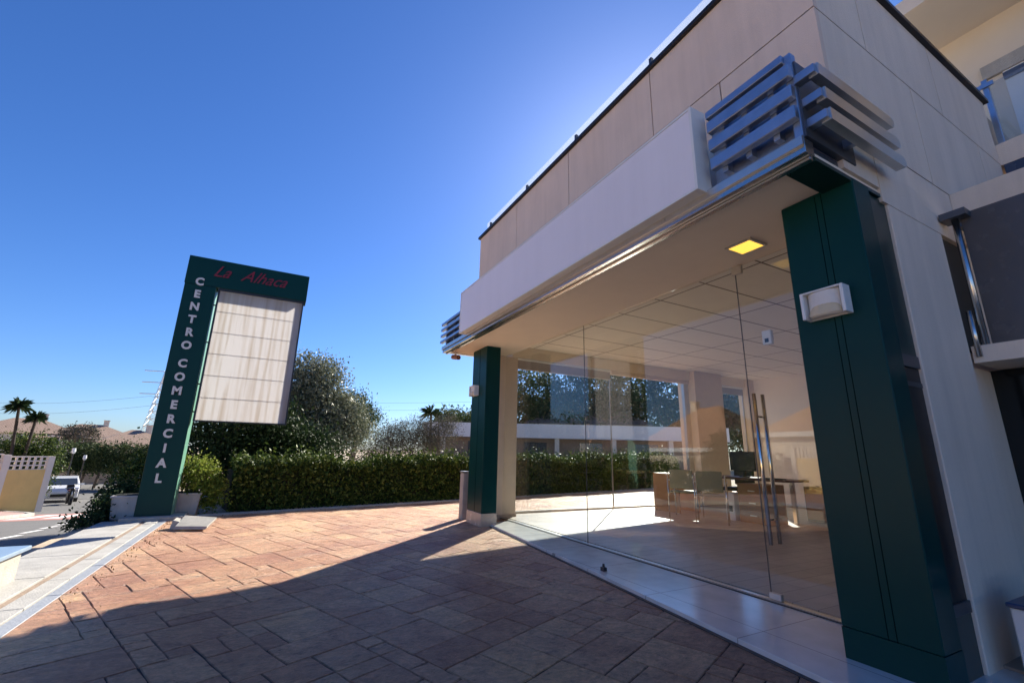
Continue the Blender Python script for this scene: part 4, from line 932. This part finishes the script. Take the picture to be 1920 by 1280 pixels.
# pylon and power lines
bx, by, _ = P_(285, 830, 150); py_ = empty('electricity_pylon', (bx, by, -2.8), 'pale lattice electricity pylon partly hidden by the sign post', 'pylon')
m = MB(); H = 30.5; hw = lambda z: 3.6*(1-z/H)+.45; N_ = 12
for k in range(N_):
    z0_, z1_ = H*k/N_, H*(k+1)/N_; a, b = hw(z0_), hw(z1_)
    c0 = [(bx+sx*a, by+sy*a, z0_-2.8) for sx, sy in ((-1, -1), (1, -1), (1, 1), (-1, 1))]; c1 = [(bx+sx*b, by+sy*b, z1_-2.8) for sx, sy in ((-1, -1), (1, -1), (1, 1), (-1, 1))]
    for i in range(4):
        j = (i+1) % 4; m.tube([c0[i], c1[i]], .09, 4); m.tube([c0[i], c1[j]], .06, 4); m.tube([c0[j], c1[i]], .06, 4); m.tube([c1[i], c1[j]], .06, 4)
m.build('lattice_mast', M_ALU, py_)
for z_ in (21, 25, 29):
    m = MB(); m.tube([(bx-6, by-2, z_-2.8), (bx, by, z_-2.4), (bx+6, by+2, z_-2.8)], .13, 4); m.build('cross_arm', M_ALU, py_)
cabs = [(P_(285, 742, 150), P_(-60, 752, 170), 'upper power cable running left from the pylon'), (P_(285, 760, 150), P_(-60, 772, 170), 'lower power cable running left from the pylon'),
        (P_(285, 744, 150), P_(1000, 750, 190), 'upper power cable crossing the sky above the hedge'), (P_(285, 757, 150), P_(1000, 764, 190), 'lower power cable crossing the sky above the hedge')]
M_CABLE = mat('cable', (.06, .07, .09), .6)
for a, b, lab in cabs:
    a, b = Vector(a), Vector(b); m = MB(); m.tube([a.lerp(b, k/14)-Vector((0, 0, 1.6*math.sin(math.pi*k/14))) for k in range(15)], .035, 4)
    tag(m.build('power_cable', M_CABLE), lab, 'power cable', 'power cables')

# dry leaves blown against the coping and the edging
P = np.stack([-1.25+np.abs(rng.normal(size=110))*.09, 4.5+rng.random(110)*4.6, .010+rng.random(110)*.006], 1)
qx = -.6+rng.random(150)*5; Q = np.stack([qx, 9.40+(qx+.71)*.198-np.abs(rng.normal(size=150))*.22, .014+rng.random(150)*.01], 1)
lv = leaf_mesh(np.concatenate([P, Q]), .019, 'fallen_leaves', leafmat('dry_leaf_litter', [(.16, .08, .03), (.25, .15, .06), (.08, .05, .03)]), None, .5, 3.0)
tag(lv, 'small dry leaves blown along the coping and the hedge edging', 'leaf litter', None, 'stuff')

# ------------------------------------------------------------------ houses across the road (seen mirrored in the shop glass)
for i, (x, y, wx, wy, zr) in enumerate([(-29, 2, 11, 9, 6.4), (-30, 15, 12, 9, 6.6), (-30, 29, 12, 9, 5.9), (-27, 43, 12, 9, 5.0)]):
    hip_house('street_house', ['first', 'second', 'third', 'fourth'][i]+' terracotta roofed villa along the far side of the road, counted from the viewer', x, y, wx, wy, gz(y), gz(y)+3.9, zr, math.radians(90+i*3), M_HOUSE, M_ROOF, 'villas across the road', band=True)
for i, (x, y) in enumerate([(-23, 8.5), (-23, 22), (-24, 35), (-23, -3)]):
    z = gz(y); tree('garden_tree', ['garden tree between the first two villas', 'garden tree between the second and third villas', 'garden tree before the fourth villa', 'garden tree before the nearest villa'][i], 'tree', (x, y, z),
         [(x, y, z+3.2, 1.5, 1.5, 1.2), (x+.5, y+.4, z+2.3, 1.4, 1.4, .9)], L_FAR, 4500, cr=.3, size=.2, trunk_r=.14, group='garden trees of the villas')
